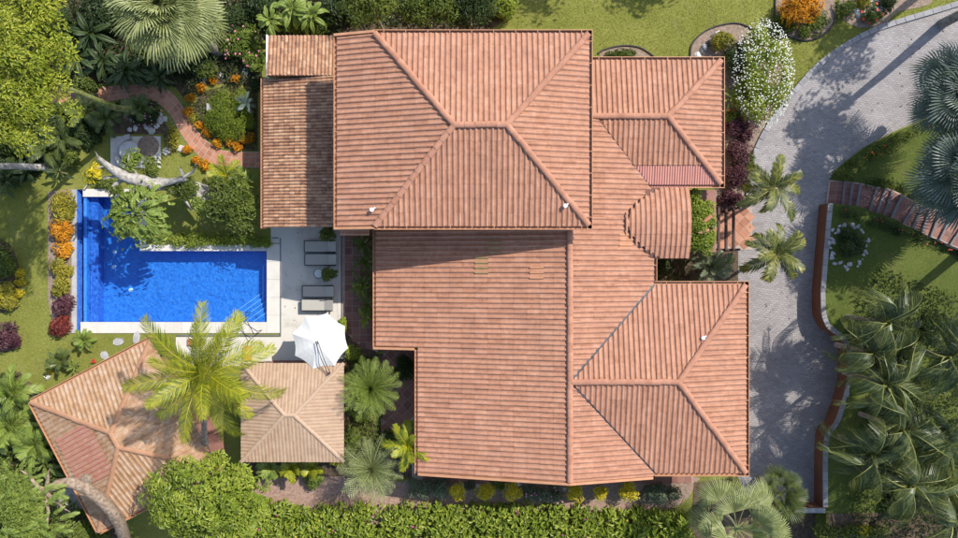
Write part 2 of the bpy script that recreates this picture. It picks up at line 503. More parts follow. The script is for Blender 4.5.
# drive
KERB = smooth_line([(1010, -20), (975, 0), (944, 11), (897, 25), (867, 36), (834, 56), (810, 77), (787, 105), (770, 128), (758, 152), (752, 176), (750, 202)], 4)
WALLF = [(819, 205), (816, 240), (812, 314), (832, 337), (838, 350), (838, 368), (837, 381), (831, 402), (824, 421), (815, 434), (814, 503)]
drive_poly = KERB + [(737, 215), (737, 262), (735, 290), (735, 470), (752, 507), (814, 507)] + WALLF[::-1][1:] + [(832, 205), (835, 180), (838, 167), (864, 147), (897, 130), (924, 119), (958, 98), (1010, 60)]
drive = sheet('driveway', drive_poly, .008, M['pavers'])
kerb_pts = [Vector((*XY(*p), 0)) for p in KERB]
# resample the kerb into stones
def resample(pts, step):
    out = [pts[0].copy()]; acc = 0; i = 0; cur = pts[0].copy()
    while i < len(pts) - 1:
        d = (pts[i + 1] - cur).length
        if acc + d >= step:
            cur = cur + (pts[i + 1] - cur).normalized() * (step - acc)
            out.append(cur.copy()); acc = 0
        else:
            acc += d; i += 1; cur = pts[i].copy()
    return out
ks = resample(kerb_pts, .55)
for a, b in zip(ks[:-1], ks[1:]):
    d = (b - a); n = Vector((-d.y, d.x, 0)).normalized()
    a2, b2 = a + d * .02, b - d * .02
    h = .12 + random.uniform(-.008, .008)
    w0 = .3 + random.uniform(-.01, .01)
    # the lawn lies outside the curve: right-hand side when walking down the list
    o1 = -n * .0; o2 = -n * w0
    mb = MB(); mb.hexa([a2 + o1 - Vector((0, 0, .1)), a2 + o2 - Vector((0, 0, .1)), b2 + o2 - Vector((0, 0, .1)), b2 + o1 - Vector((0, 0, .1)),
             a2 + o1 + Vector((0, 0, h)), a2 + o2 + Vector((0, 0, h)), b2 + o2 + Vector((0, 0, h)), b2 + o1 + Vector((0, 0, h))])
    me = mb.mesh('kerb_stone')
    bm = bmesh.new(); bm.from_mesh(me); bmesh.ops.recalc_face_normals(bm, faces=bm.faces); bm.to_mesh(me); bm.free()
    ob('kerb_stone', me, M['kerb_stone'], drive)

# gravel path along the south side, soil under the planting
sheet('gravel_path', smooth_line([(246, 486), (262, 478), (300, 476), (350, 470), (400, 482), (420, 470)], 3) + [(420, 476), (640, 480), (690, 476), (700, 478)] +
      smooth_line([(690, 495), (650, 522), (560, 530), (440, 528), (330, 526), (262, 512)], 3), .008, M['gravel'])
sheet('garden_bed', [(-80, -80), (345, -80), (345, 40), (262, 40), (262, 80), (256, 88), (236, 84), (205, 84), (192, 96), (185, 100), (176, 88), (160, 80), (110, 82), (70, 88), (40, 120), (-80, 140)], .004, M['soil'])
sheet('garden_bed', [(190, 120), (200, 92), (230, 85), (258, 90), (258, 151), (235, 150), (212, 141)], .004, M['soil'])
sheet('garden_bed', [(345, 40), (345, -80), (505, -80), (512, 6), (505, 20), (490, 30), (490, 60), (345, 60)], .004, M['soil'])
sheet('garden_bed', [(126, 104), (150, 108), (163, 118), (170, 132), (178, 150), (168, 156), (163, 134), (110, 134), (100, 120)], .004, M['soil'])
sheet('garden_bed', [(-80, 375), (20, 372), (50, 402), (90, 480), (140, 560), (-80, 620)], .004, M['soil'])
sheet('garden_bed', [(48, 192), (70, 188), (73, 194), (73, 333), (55, 334), (48, 300)], .005, M['mulch'])
sheet('garden_bed', smooth_line([(-20, 238), (6, 240), (18, 262), (22, 285), (14, 308), (-20, 318)], 3), .005, M['soil'])
sheet('garden_bed', smooth_line([(-10, 320), (14, 326), (20, 342), (10, 352), (-10, 352)], 3), .005, M['soil'])
sheet('garden_bed', [(342, 330), (356, 342), (378, 354), (412, 354), (412, 478), (345, 478), (330, 440), (345, 360)], .004, M['soil'])
sheet('garden_bed', [(240, 460), (350, 452), (346, 476), (262, 478), (244, 486)], .006, M['soil'])
sheet('garden_bed', [(180, 512), (262, 510), (330, 524), (560, 528), (650, 522), (690, 520), (700, 600), (170, 600)], .004, M['soil'])
sheet('garden_bed', [(410, 480), (545, 484), (690, 480), (690, 498), (640, 504), (560, 501), (520, 500), (430, 499), (406, 498)], .010, M['mulch'])
sheet('garden_bed', smooth_line([(690, 58), (692, 44), (704, 32), (722, 25), (740, 24), (752, 30)], 3) + [(782, 64), (784, 92), (772, 108), (758, 140), (748, 172), (744, 212), (716, 212), (716, 58)], .004, M['mulch'])
sheet('garden_bed', smooth_line([(776, -14), (775, 20), (785, 34), (803, 41), (822, 36), (834, 22), (836, 4), (826, -14)], 3), .004, M['mulch'])
sheet('garden_bed', smooth_line([(842, -10), (838, 10), (846, 22), (862, 28), (884, 24), (898, 12), (930, 4), (935, -14)], 3), .004, M['mulch'])
sheet('garden_bed', smooth_line([(598, 60), (602, 52), (620, 46), (640, 48), (652, 58)], 3), .004, M['mulch'])
sheet('garden_bed', [(655, 205), (738, 205), (738, 290), (655, 290)], .004, M['soil'])
sheet('garden_bed', [(336, 236), (380, 236), (380, 352), (336, 352)], .004, M['soil'])

sheet('garden_bed', [(694, 482), (735, 478), (752, 507), (815, 511), (815, 565), (690, 565)], .004, M['soil'])
# dark bed edging hoops
for pts in ([(690, 56), (692, 44), (704, 32), (722, 25), (740, 24), (756, 32)], [(776, -14), (775, 20), (785, 34), (803, 41), (822, 36), (834, 22), (837, 4)],
            [(598, 54), (604, 50), (622, 46), (640, 48), (654, 57)]):
    sm = smooth_line(pts, 5)
    mb = MB(); mb.tube([Vector((*XY(*p), .05)) for p in sm], .05, 6)
    lab = {690: 'dark curved edging strip round the bare bed at the wing corner', 776: 'dark curved edging strip round the bed of the orange bush',
           598: 'short dark edging strip round the low bed beside the tall roof'}[pts[0][0]]
    tag(mb.build('bed_edging', M['edging']), lab, 'edging')

# ------------------------------------------------------------------ raised garden east of the drive, with its wall
def terr_s(x, y):
    return 1.0 + max(0, (x - 20.0)) * .05 + .03 * math.sin(x * 1.3) * math.cos(y * .9)
def terrain(name, poly, zf, mat, step=.8):
    bm = bmesh.new()
    vs = [bm.verts.new((x, y, 0)) for x, y in poly]
    bm.faces.new(vs); bm.normal_update()
    bmesh.ops.triangulate(bm, faces=bm.faces[:])
    xs = [p[0] for p in poly]; ys = [p[1] for p in poly]
    for k in range(1, int((min(max(xs), 36) - min(xs)) / step)):
        x = min(xs) + k * step
        bmesh.ops.bisect_plane(bm, geom=bm.verts[:] + bm.edges[:] + bm.faces[:], plane_co=(x, 0, 0), plane_no=(1, 0, 0))
    for k in range(1, int((min(max(ys), 20) - max(min(ys), -20)) / step)):
        y = max(min(ys), -20) + k * step
        bmesh.ops.bisect_plane(bm, geom=bm.verts[:] + bm.edges[:] + bm.faces[:], plane_co=(0, y, 0), plane_no=(0, 1, 0))
    for v in bm.verts: v.co.z = zf(v.co.x, v.co.y)
    bmesh.ops.recalc_face_normals(bm, faces=bm.faces)
    if bm.faces[0:1] and sum(f.normal.z for f in bm.faces) < 0: bmesh.ops.reverse_faces(bm, faces=bm.faces[:])
    me = bpy.data.meshes.new(name); bm.to_mesh(me); bm.free()
    return tag(ob(name, me, mat), kind='structure')

wall_base = [Vector((*XY(*p), 0)) for p in smooth_line(WALLF, 3)]
STEP_T = [(829, 180), (844.6, 181), (852.5, 182), (860.7, 183), (877, 187), (886, 188), (892.6, 190), (902.7, 194.6), (916, 202.5), (922.8, 206), (930.6, 208.5), (940.6, 210), (952, 215), (965, 222), (985, 232), (1010, 246)]
STEP_B = [(826, 205), (842, 204.7), (849, 207), (856, 208.5), (869, 213.6), (876.3, 214.7), (883.7, 217), (891, 219), (902.7, 224.8), (912.7, 228), (921.7, 232.6), (930.6, 237), (939.5, 240), (950, 245), (968, 252), (992, 262)]
def stz(i): return .06 + .13 * i
# southern garden: from the wall's back to the far right
south_poly = [(p.x + .12, p.y) for p in wall_base]
south_poly = [(p.x, p.y) for p in [Vector((a.x + .15, a.y, 0)) for a in wall_base]]
stair_low = [XY(*STEP_B[i], stz(i)) for i in range(2, len(STEP_B))]
south_poly = south_poly + [(wall_base[-1].x + .15, -30), (120, -30), (120, stair_low[-1][1] - 10)] + [(x, y) for x, y in stair_low[::-1]]
terrain('raised_garden', south_poly, terr_s, M['lawn_painted_shade'])
terrain('garden_bed', [XY(*p, 1.1) for p in ((829, 514), (905, 512), (1000, 518), (1000, 545), (829, 545))], lambda x, y: terr_s(x, y) + .015, M['soil'])
def terr_n(x, y):
    e = XY(838, 167); 
    d = (x - e[0]) * .62 - (y - e[1]) * .62
    d = max(0, d)
    return min(2.2, .02 + .17 * d) + .03 * math.sin(x * 1.7) * math.cos(y * 1.1)
stair_up = [XY(*STEP_T[i], stz(i)) for i in range(0, len(STEP_T))]
drive_edge = [XY(*p) for p in [(1010, 62), (958, 99), (924, 120), (897, 131), (864, 148), (838, 168)]]
terrain('raised_garden', drive_edge + stair_up + [(120, stair_up[-1][1] - 8), (120, drive_edge[0][1] + 20)], terr_n, M['lawn_painted_shade'])

# retaining wall: rust painted face and grey stone cap
rw = thing('retaining_wall', 'low rust brown retaining wall with grey stone cap beside the drive', 'wall', wall_base[0])
mb = MB()
nw = len(wall_base)
def offs(pts, d):
    out = []
    for i, p in enumerate(pts):
        t = (pts[min(i + 1, len(pts) - 1)] - pts[max(i - 1, 0)]).normalized()
        out.append(p + Vector((-t.y, t.x, 0)) * d)
    return out
back = offs(wall_base, .22)
for i in range(nw - 1):
    a, b, c, d = wall_base[i], wall_base[i + 1], back[i + 1], back[i]
    mb.hexa([a - Vector((0, 0, .2)), b - Vector((0, 0, .2)), c - Vector((0, 0, .2)), d - Vector((0, 0, .2)), a + Vector((0, 0, .98)), b + Vector((0, 0, .98)), c + Vector((0, 0, .98)), d + Vector((0, 0, .98))])
e = wall_base[-1]
mb.box((e.x - 1.6, e.y - .02, .39), (3.6, .2, 1.18))
wo_ = mb.build('wall', M['rust_wall'], rw, world=True)
bm = bmesh.new(); bm.from_mesh(wo_.data); bmesh.ops.recalc_face_normals(bm, faces=bm.faces); bm.to_mesh(wo_.data); bm.free()
cap = resample(offs(wall_base, .10), .5)
def cap_stone(a, b, wd=.26):
    d = b - a; n = Vector((-d.y, d.x, 0)).normalized() * wd / 2
    a2, b2 = a + d * .015, b - d * .015
    z0, z1 = Vector((0, 0, .985)), Vector((0, 0, 1.06 + random.uniform(-.006, .008)))
    m_ = MB(); m_.hexa([a2 - n + z0, b2 - n + z0, b2 + n + z0, a2 + n + z0, a2 - n + z1, b2 - n + z1, b2 + n + z1, a2 + n + z1])
    o = m_.build('cap_stone', M['kerb_stone'], rw, world=True)
    bm = bmesh.new(); bm.from_mesh(o.data); bmesh.ops.recalc_face_normals(bm, faces=bm.faces); bm.to_mesh(o.data); bm.free()
for a, b in zip(cap[:-1], cap[1:]): cap_stone(a, b)
for k in range(7): cap_stone(Vector((e.x + .1 - k * .5, e.y - .04, 0)), Vector((e.x - .4 - k * .5, e.y - .04, 0)))

# stairs up from the drive: each tread its own slab with tiles
st = thing('garden_stairs', 'curving terracotta tiled stairs with grey stone nosings climbing from the drive', 'stairs', W(836, 193, 0))
for i in range(len(STEP_T) - 1):
    z = stz(i)
    A, B = W(*STEP_T[i], z), W(*STEP_T[i + 1], z)
    C, D = W(*STEP_B[i + 1], z), W(*STEP_B[i], z)
    dn = Vector((0, 0, z + .25))
    mb = MB(); mb.hexa([D - dn, C - dn, B - dn, A - dn, D, C, B, A])
    tr = mb.build('tread', M['grout'], st, world=True)
    # stone nosing along the riser edge
    la = (B - A).length; 
    ta, td = (B - A).normalized(), (C - D).normalized()
    if i > 0:
        nz = MB(); q = Vector((0, 0, .014))
        nz.hexa([D - ta * .03 - q * 3, D + td * .07 - q * 3, A + ta * .07 - q * 3, A - ta * .03 - q * 3, D - ta * .03 + q, D + td * .07 + q, A + ta * .07 + q, A - ta * .03 + q])
        ob('nosing', nz.mesh('nosing'), M['nosing_stone'], tr)
    # tiles
    ncol = max(1, round((la - .17) / .36)); nrow = 5
    for r in range(nrow):
        for c in range(ncol):
            def pt(u, v):
                s0 = A + ta * (.08 + (la - .1) * u); 
                ld = (C - D).length
                s1 = D + td * (.08 + (ld - .1) * u)
                return s0.lerp(s1, v)
            g = .02
            u0, u1 = c / ncol + g / ncol * 1.5, (c + 1) / ncol - g / ncol * 1.5
            v0, v1 = .04 + .92 * (r + .03) / nrow, .04 + .92 * (r + .97) / nrow
            zt = Vector((0, 0, .007 + random.uniform(0, .004)))
            p = [pt(u0, v1), pt(u1, v1), pt(u1, v0), pt(u0, v0)]
            m_ = MB(); m_.hexa([x - Vector((0, 0, .01)) for x in p] + [x + zt for x in p])
            ob('tile', m_.mesh('tile'), M['terracotta_dark'], tr)

# ------------------------------------------------------------------ pool
def pool():
    D = .95
    p = thing('swimming_pool', 'L-shaped blue swimming pool with infinity edge and pale stone coping', 'pool', ((PXL + PXR) / 2, (PYB + PYM) / 2, 0))
    mb = MB()   # basin: floor and inner walls
    L = [(PXL, PYB), (PXR, PYB), (PXR, PYM), (PXS, PYM), (PXS, PYT), (PXL, PYT)]
    n = len(L)
    bmv = [(x, y, -D) for x, y in L] + [(x, y, -.02) for x, y in L]
    mb.add(bmv, [(0, 1, 2, 3), (0, 3, 4, 5)] + [((i + 1) % n, i, n + i, n + (i + 1) % n) for i in range(n)])
    basin = mb.build('basin', M['mosaic'], p, world=True)
    # benches
    mb = MB(); mb.box((PXL + .26, (PYB + PYT) / 2, -.66), (.46, PYT - PYB - .02, .56)); mb.build('bench', M['mosaic_dark'], p, world=True)
    mb = MB(); mb.box((PXR - .2, (PYM + PYB) / 2 + .6, -.68), (.38, PYM - PYB - 1.22, .52)); mb.build('bench', M['mosaic_dark'], p, world=True)
    # corner steps with pale edges
    for k in range(5):
        r = 2.9 - k * .5; z = -.8 + k * .15
        tri = [(PXR - .01, PYB + .01), (PXR - .01, PYB + r * .72), (PXR - r, PYB + .01)]
        mb = MB(); mb.prism(tri, -D + .01, z); s_ = mb.build('step', M['mosaic'], p, world=True)
        mb = MB(); mb.bar((PXR - .03, PYB + r * .72 - .05, z + .006), (PXR - r + .06, PYB + .03, z + .006), .045, .012); ob('step_edge', mb.mesh('step_edge'), M['step_edge'], s_)
    # weir wall and trough
    mb = MB(); mb.box((PXL - .078, (PYB + PYT) / 2 - .1, -.78), (.13, PYT - PYB + .9, 1.40)); mb.build('weir_wall', M['mosaic'], p, world=True)
    yt, yb = PYT + .44, PYB - .63
    mb = MB(); x0, x1 = PXT, PXL - .14
    mb.add([(x0, yb, -1.0), (x1, yb, -1.0), (x1, yt, -1.0), (x0, yt, -1.0), (x0, yb, -.0), (x1, yb, -.0), (x1, yt, -.0), (x0, yt, -.0)],
           [(0, 1, 2, 3), (1, 0, 4, 5), (2, 1, 5, 6), (3, 2, 6, 7), (0, 3, 7, 4)])
    mb.build('trough', M['mosaic_dark'], p, world=True)
    mb = MB(); mb.box(((PX0 + PXT) / 2, (yt + yb) / 2, -.45), (PXT - PX0 - .01, yt - yb, 1.0)); mb.build('trough_wall', M['grey_stone'], p, world=True)
    mb = MB(); mb.add([(x0, yb, -.55), (x1, yb, -.55), (x1, yt, -.55), (x0, yt, -.55)], [(0, 1, 2, 3)]); mb.build('trough_water', M['water'], p, world=True)
    mb = MB(); z = -.085
    mb.add([(x, y, z) for x, y in L], [(0, 1, 2, 3), (0, 3, 4, 5)]); mb.build('pool_water', M['water'], p, world=True)
    # coping slabs
    def run(x0, x1, y0, y1, zt=.045):
        lx, ly = x1 - x0, y1 - y0
        k = max(1, round(max(lx, ly) / .95))
        for i in range(k):
            m_ = MB()
            if lx > ly: m_.box((x0 + lx * (i + .5) / k, (y0 + y1) / 2, zt - .06 + random.uniform(-.002, .002)), (lx / k - .010, ly, .12))
            else: m_.box(((x0 + x1) / 2, y0 + ly * (i + .5) / k, zt - .06 + random.uniform(-.002, .002)), (lx, ly / k - .010, .12))
            m_.build('coping_slab', M['coping'], p, world=True)
    cw = .75
    run(PXL - .3, PXR - .01, PYB - .64, PYB)             # south
    run(PXR, PXR + cw, PYB - .64, PYM + .42)             # east
    run(PXS + .0, PXR - .01, PYM, PYM + .36)             # inner
    run(PXS, PXS + .36, PYM + .37, PYT)                  # inner return
    run(PXL - .16, PXS + .36, PYT + .01, PYT + .46)      # north
    # lights
    for (a, b) in ((115, 252), (114, 267), (131, 290)):
        q = W(a, b, -D)
        m_ = MB(); m_.lathe([(.13, 0), (.13, .03), (.10, .045)], (q.x, q.y, -D + .002), 14); m_.build('pool_light', M['pool_light'], p, world=True)
    return p
pool()
# handrail at the steps
hr = MB()
for dx in (0, .42):
    a = W(247 + dx * 8, 318 - dx * 14, -.4); b = W(262 - dx * 8, 330 + dx * 6, 0)
    hr.tube([a + Vector((0, 0, 0)), a + Vector((0, 0, .75)), a.lerp(b, .25) + Vector((0, 0, 1.05)), a.lerp(b, .6) + Vector((0, 0, .95)), b + Vector((0, 0, .8)), b], .022, 6)
tag(hr.build('pool_handrail', M['dark_metal']), 'dark metal handrail over the steps in the pool corner', 'handrail')

# patio and paving
PAT = [(271, 226), (341, 226), (341, 322), (336, 332), (346, 345), (348, 366), (176, 366), (176, 337), (281, 337), (281, 243), (271, 243)]
sheet('patio', PAT, .012, M['patio'])
dr = MB()
ax, ay = XY(280.5, 238); bx, by = XY(280.5, 335.5); cx_, cy_ = XY(176, 335.5); ex, ey = XY(272, 238)
PZ0 = LASTZ
dr.box((ax, (ay + by) / 2, PZ0), (.09, ay - by, .016)); dr.box(((bx + cx_) / 2, by, PZ0), (bx - cx_ - .1, .09, .016)); dr.box(((ax + ex) / 2 - .05, ay, PZ0), (ax - ex - .1, .09, .016))
tag(dr.build('drain_channel', M['grey_metal']), kind='structure')
mb = MB()
for k in range(7):
    x, y = XY(339.5, 240 + k * 12.6); mb = MB(); mb.box((x, y - .36, .02), (.18, .71, .06)); tag(mb.build('patio_edge_stone', M['coping']), 'pale edging stone between the sun loungers and the tiled walk', 'edging stone', 'pale stones edging the patio')

def inpoly(x, y, poly):
    c = False; n = len(poly)
    for i in range(n):
        x1, y1 = poly[i]; x2, y2 = poly[(i + 1) % n]
        if (y1 > y) != (y2 > y) and x < (x2 - x1) * (y - y1) / (y2 - y1) + x1: c = not c
    return c

def paving(name, pts, size, rz, mat, z=.012):
    base = sheet(name, pts, z, M['grout']); z = LASTZ
    poly = [XY(*p) for p in pts]
    me = MB().box((0, 0, 0), (size - .03, size - .03, .02)).mesh('tile')
    cx = sum(p[0] for p in poly) / len(poly); cy = sum(p[1] for p in poly) / len(poly)
    k = int(8 / size)
    for i in range(-k, k):
        for j in range(-k, k):
            a, b = (i + .5) * size, (j + .5) * size
            x = cx + a * math.cos(rz) - b * math.sin(rz); y = cy + a * math.sin(rz) + b * math.cos(rz)
            if inpoly(x, y, poly):
                ob('tile', me, mat, base, loc=(x, y, z + .004 + random.uniform(0, .004)), rot=(0, 0, rz + random.uniform(-.008, .008)))
paving('tiled_walk', smooth_line([(342, 236), (342, 290), (343, 325), (348, 334), (360, 345), (378, 352)], 4) + [(378, 236)], .42, 0, M['terracotta_dark'])
paving('tiled_walk', [(384, 348), (414, 348), (414, 420), (400, 424), (400, 462), (383, 462), (380, 410)], .46, math.radians(45), M['terracotta_dark'])
paving('tiled_walk', [(334, 400), (352, 400), (352, 416), (334, 416)], .42, 0, M['terracotta_dark'])
paving('tiled_walk', [(714, 206), (752, 206), (752, 250), (714, 250)], .45, math.radians(45), M['terracotta'], .016)
paving('tiled_walk', [(412, 464), (692, 470), (692, 481), (560, 485), (412, 479)], .42, 0, M['terracotta_dark'], .014)

# garden path of square tiles
PT = smooth_line([(60, 92), (71, 91), (90, 88), (117, 86), (144, 84.5), (166, 89), (180, 102), (187, 116), (197, 130), (211, 144), (227, 151), (262, 152)], 6)
PB = smooth_line([(60, 103), (71, 102), (90, 102), (110, 101), (138, 98), (155, 102), (169, 113), (177, 127), (188, 144), (202, 158), (219, 166), (262, 168)], 6)
path = sheet('garden_path', PT + PB[::-1], .014, M['grout']); PZ = LASTZ
mid = [Vector((*[(a + b) / 2 for a, b in zip(XY(*p), XY(*q))], 0)) for p, q in zip(PT, PB)]
tp = [Vector((*XY(*p), 0)) for p in PT]; bp_ = [Vector((*XY(*p), 0)) for p in PB]
acc = [0]
for i in range(len(mid) - 1): acc.append(acc[-1] + (mid[i + 1] - mid[i]).length)
nr = int(acc[-1] / .36)
def at_s(s):
    s = min(max(s, 0), acc[-1] - 1e-4)
    for i in range(len(acc) - 1):
        if acc[i + 1] >= s:
            f = (s - acc[i]) / max(1e-6, acc[i + 1] - acc[i])
            return tp[i].lerp(tp[i + 1], f), bp_[i].lerp(bp_[i + 1], f)
for i in range(nr):
    s0, s1 = (i + .06) * acc[-1] / nr, (i + .94) * acc[-1] / nr
    (a0, b0), (a1, b1) = at_s(s0), at_s(s1)
    for k in range(3):
        f0, f1 = .02 + .96 * (k + .06) / 3, .02 + .96 * (k + .94) / 3
        q = [b0.lerp(a0, f0), b1.lerp(a1, f0), b1.lerp(a1, f1), b0.lerp(a0, f1)]
        zt = PZ + .006 + random.uniform(0, .004)
        m_ = MB(); m_.hexa([x + Vector((0, 0, .004)) for x in q] + [x + Vector((0, 0, zt)) for x in q])
        ob('tile', m_.mesh('tile'), M['terracotta'], path)

# ------------------------------------------------------------------ roofs
TP, TC = .262, .675
def tile_geo(p, c, rh, lift=.03, prof=None):
    if prof is None:
        prof = [(0, 0), (.15, -.05), (.34, 0), (.42, .25), (.52, .68), (.64, .96), (.74, 1), (.85, .82), (.94, .40), (1.0, 0)]
    V = []; k = len(prof)
    for (s, h) in prof: V.append((s * p, 0, h * rh + lift))
    for (s, h) in prof: V.append((s * p, c + .03, h * rh))
    for (s, h) in prof: V.append((s * p, .004, h * rh + lift - .03))
    Q = [(i, i + 1, k + i + 1, k + i) for i in range(k - 1)] + [(2 * k + i, 2 * k + i + 1, i + 1, i) for i in range(k - 1)]
    return np.array(V, dtype=np.float32), np.array(Q, dtype=np.int32)
BARREL = [(0, .1), (.10, -.2), (.22, .1), (.30, .55), (.42, .9), (.55, 1), (.70, .85), (.84, .5), (.94, .15), (1, .1)]
CORR = [(0, 0), (.12, .08), (.25, .5), (.38, .92), (.5, 1), (.62, .92), (.75, .5), (.88, .08), (1, 0)]
CAND = []     # whole tiles of the main house, to be picked apart

class Plane:
    def __init__(s, x0, y0, z0, gx, gy): s.o = (x0, y0, z0); s.g = (gx, gy)
    def z(s, x, y): return s.o[2] + s.g[0] * (x - s.o[0]) + s.g[1] * (y - s.o[1])

def slope(parent, pl, polys, p=TP, c=TC, rh=.054, mat='roof_tile', prof=None, lift=.008, pick=False, name='roof_slope', thick=.10):
    gx, gy = pl.g; gn = math.hypot(gx, gy)
    vv = Vector((gx / gn, gy / gn, gn)).normalized()
    uu = Vector((gy / gn, -gx / gn, 0))
    ww = uu.cross(vv)
    allp = [q for P in polys for q in P]
    low = min(allp, key=lambda q: pl.z(*q))
    O = Vector((low[0], low[1], pl.z(*low)))
    loc2 = []
    for P in polys:
        L = []
        for (x, y) in P:
            d = Vector((x, y, pl.z(x, y))) - O
            L.append((d.dot(uu), d.dot(vv)))
        a = sum(L[i][0] * L[(i + 1) % len(L)][1] - L[(i + 1) % len(L)][0] * L[i][1] for i in range(len(L)))
        if a < 0: L = L[::-1]
        loc2.append(L)
    Mx = Matrix(((uu.x, vv.x, ww.x, O.x), (uu.y, vv.y, ww.y, O.y), (uu.z, vv.z, ww.z, O.z), (0, 0, 0, 1)))
    mb = MB()
    for L in loc2: mb.prism(L, -thick, -.012)
    deck = mb.build(name, M['deck'], parent)
    deck.matrix_local = Matrix.Translation(-parent.location) @ Mx
    us = [q[0] for L in loc2 for q in L]; vs = [q[1] for L in loc2 for q in L]
    TV, TQ = tile_geo(p, c, rh, lift, prof)
    u0 = math.floor(min(us) / p) * p
    parts = {i: [] for i in range(len(loc2))}
    for j in range(int((max(vs) - min(vs)) / c) + 2):
        for i in range(int((max(us) - u0) / p) + 2):
            a, b = u0 + i * p, min(vs) + j * c
            for li, L in enumerate(loc2):
                # convex test by signed distances
                corners = [(a, b), (a + p, b), (a + p, b + c + .03), (a, b + c + .03)]
                inside = True; outside = False
                for k in range(len(L)):
                    x1, y1 = L[k]; x2, y2 = L[(k + 1) % len(L)]
                    dd = [(x2 - x1) * (q[1] - y1) - (y2 - y1) * (q[0] - x1) for q in corners]
                    if min(dd) < -1e-4: inside = False
                    if max(dd) <= 1e-4: outside = True; break
                if outside: continue
                off = np.array([a + random.uniform(-.006, .006), b + random.uniform(-.008, .008), random.uniform(0, .007)], dtype=np.float32)
                r = random.random()
                if inside and pick:
                    CAND.append(((Mx @ Vector((a, b, 0))), deck, off, parts[li], TV, TQ, r, mat))
                else:
                    parts[li].append((TV + off, TQ, np.full(len(TQ), r)))
                if inside: break
    def finish():
        bm = bmesh.new()
        lay = bm.faces.layers.float.new('rnd')
        for li, L in enumerate(loc2):
            if not parts[li]: continue
            me = cat_mesh('tmp', parts[li])
            b2 = bmesh.new(); b2.from_mesh(me)
            for k in range(len(L)):
                x1, y1 = L[k]; x2, y2 = L[(k + 1) % len(L)]
                bmesh.ops.bisect_plane(b2, geom=b2.verts[:] + b2.edges[:] + b2.faces[:], plane_co=(x1, y1, 0), plane_no=(y2 - y1, -(x2 - x1), 0), clear_outer=True)
            b2.to_mesh(me); b2.free()
            bm.from_mesh(me); bpy.data.meshes.remove(me)
        me = bpy.data.meshes.new('tile_field'); bm.to_mesh(me); bm.free()
        ob('tile_field', me, M[mat], deck, kind='stuff')
    return finish, deck, Mx

CAPM = {}
def caps(parent, a, b, mat='ridge_tile', r=.148, ln=.46):
    """half round ridge tiles from a (low end) to b"""
    a, b = Vector(a), Vector(b)
    d = b - a; n = max(1, round(d.length / ln)); step = d.length / n
    key = (round(r, 3), round(step, 2))
    if key not in CAPM:
        mb = MB(); K = 10; vs = []
        for (y, rr, dz) in ((0, r * 1.03, .010), (step + .05, r * .97, -.004)):
            for k in range(K + 1):
                t = math.pi * k / K
                vs.append((rr * math.cos(t), y, rr * .62 * math.sin(t) + dz - .02))
            for k in range(K + 1):
                t = math.pi * k / K
                vs.append((rr * .88 * math.cos(t), y, rr * .5 * math.sin(t) + dz - .03))
        fs = []
        m = 2 * (K + 1)
        for k in range(K): fs += [(k, m + k, m + k + 1, k + 1), (K + 1 + k, k, k + 1, K + 2 + k), (m + k, m + K + 1 + k, m + K + 2 + k, m + k + 1)]
        mb.add([(x, y, z) for x, y, z in vs], fs)
        CAPM[key] = mb.mesh('ridge_tile', False)
    d.normalize()
    x = d.cross(Vector((0, 0, 1))).normalized(); zz = x.cross(d)
    R = Matrix((x, d, zz)).transposed()
    for k in range(n):
        ob('ridge_tile', CAPM[key], M[mat], parent, loc=a + d * step * k - parent.location + x * random.uniform(-.012, .012), rot=(R @ Matrix.Rotation(random.uniform(-.05, .05), 3, 'Y') @ Matrix.Rotation(random.uniform(-.025, .025), 3, 'Z')).to_euler())

def gutter(parent, a, b, out, wd=.17, ht=.13, br=True):
    """open channel below the tile ends; out = outward direction"""
    a, b = Vector(a), Vector(b); o = Vector((out[0], out[1], 0)).normalized()
    mb = MB(); zz = Vector((0, 0, 1))
    def slab(o0, o1, z0, z1):
        p = [a + o * o0, b + o * o0, b + o * o1, a + o * o1]
        mb.hexa([q + zz * z0 for q in p] + [q + zz * z1 for q in p])
    slab(-.09, -.06, -.24, -.005)          # fascia
    slab(-.058, wd, -ht - .012, -ht)       # floor
    slab(wd - .03, wd, -ht + .002, 0.02)   # outer lip
    g = mb.build('gutter', M['gutter'], parent, world=True)
    bm = bmesh.new(); bm.from_mesh(g.data); bmesh.ops.recalc_face_normals(bm, faces=bm.faces); bm.to_mesh(g.data); bm.free()
    if br:
        n = int((b - a).length / 1.05)
        for k in range(n):
            c = a.lerp(b, (k + .5) / n)
            m_ = MB(); m_.bar(c - o * .05 + zz * .022, c + o * (wd) + zz * .026, .03, .012)
            ob('bracket', m_.mesh('bracket'), M['gutter'], g)

def walls(parent, segs, mat='ochre_wall', th=.2):
    for (p, q, zp, zq) in segs:
        p, q = Vector((*p, 0)), Vector((*q, 0)); d = (q - p).normalized(); n = Vector((-d.y, d.x, 0)) * th / 2
        mb = MB(); mb.hexa([p - n, q - n, q + n, p + n, p - n + Vector((0, 0, zp)), q - n + Vector((0, 0, zq)), q + n + Vector((0, 0, zq)), p + n + Vector((0, 0, zp))])
        mb.build('wall', M[mat], parent, world=True)

house = thing('house', 'large house with many red tiled hip roofs between pool and drive', 'house', (2.0, 0.0, 0))
FIN = []
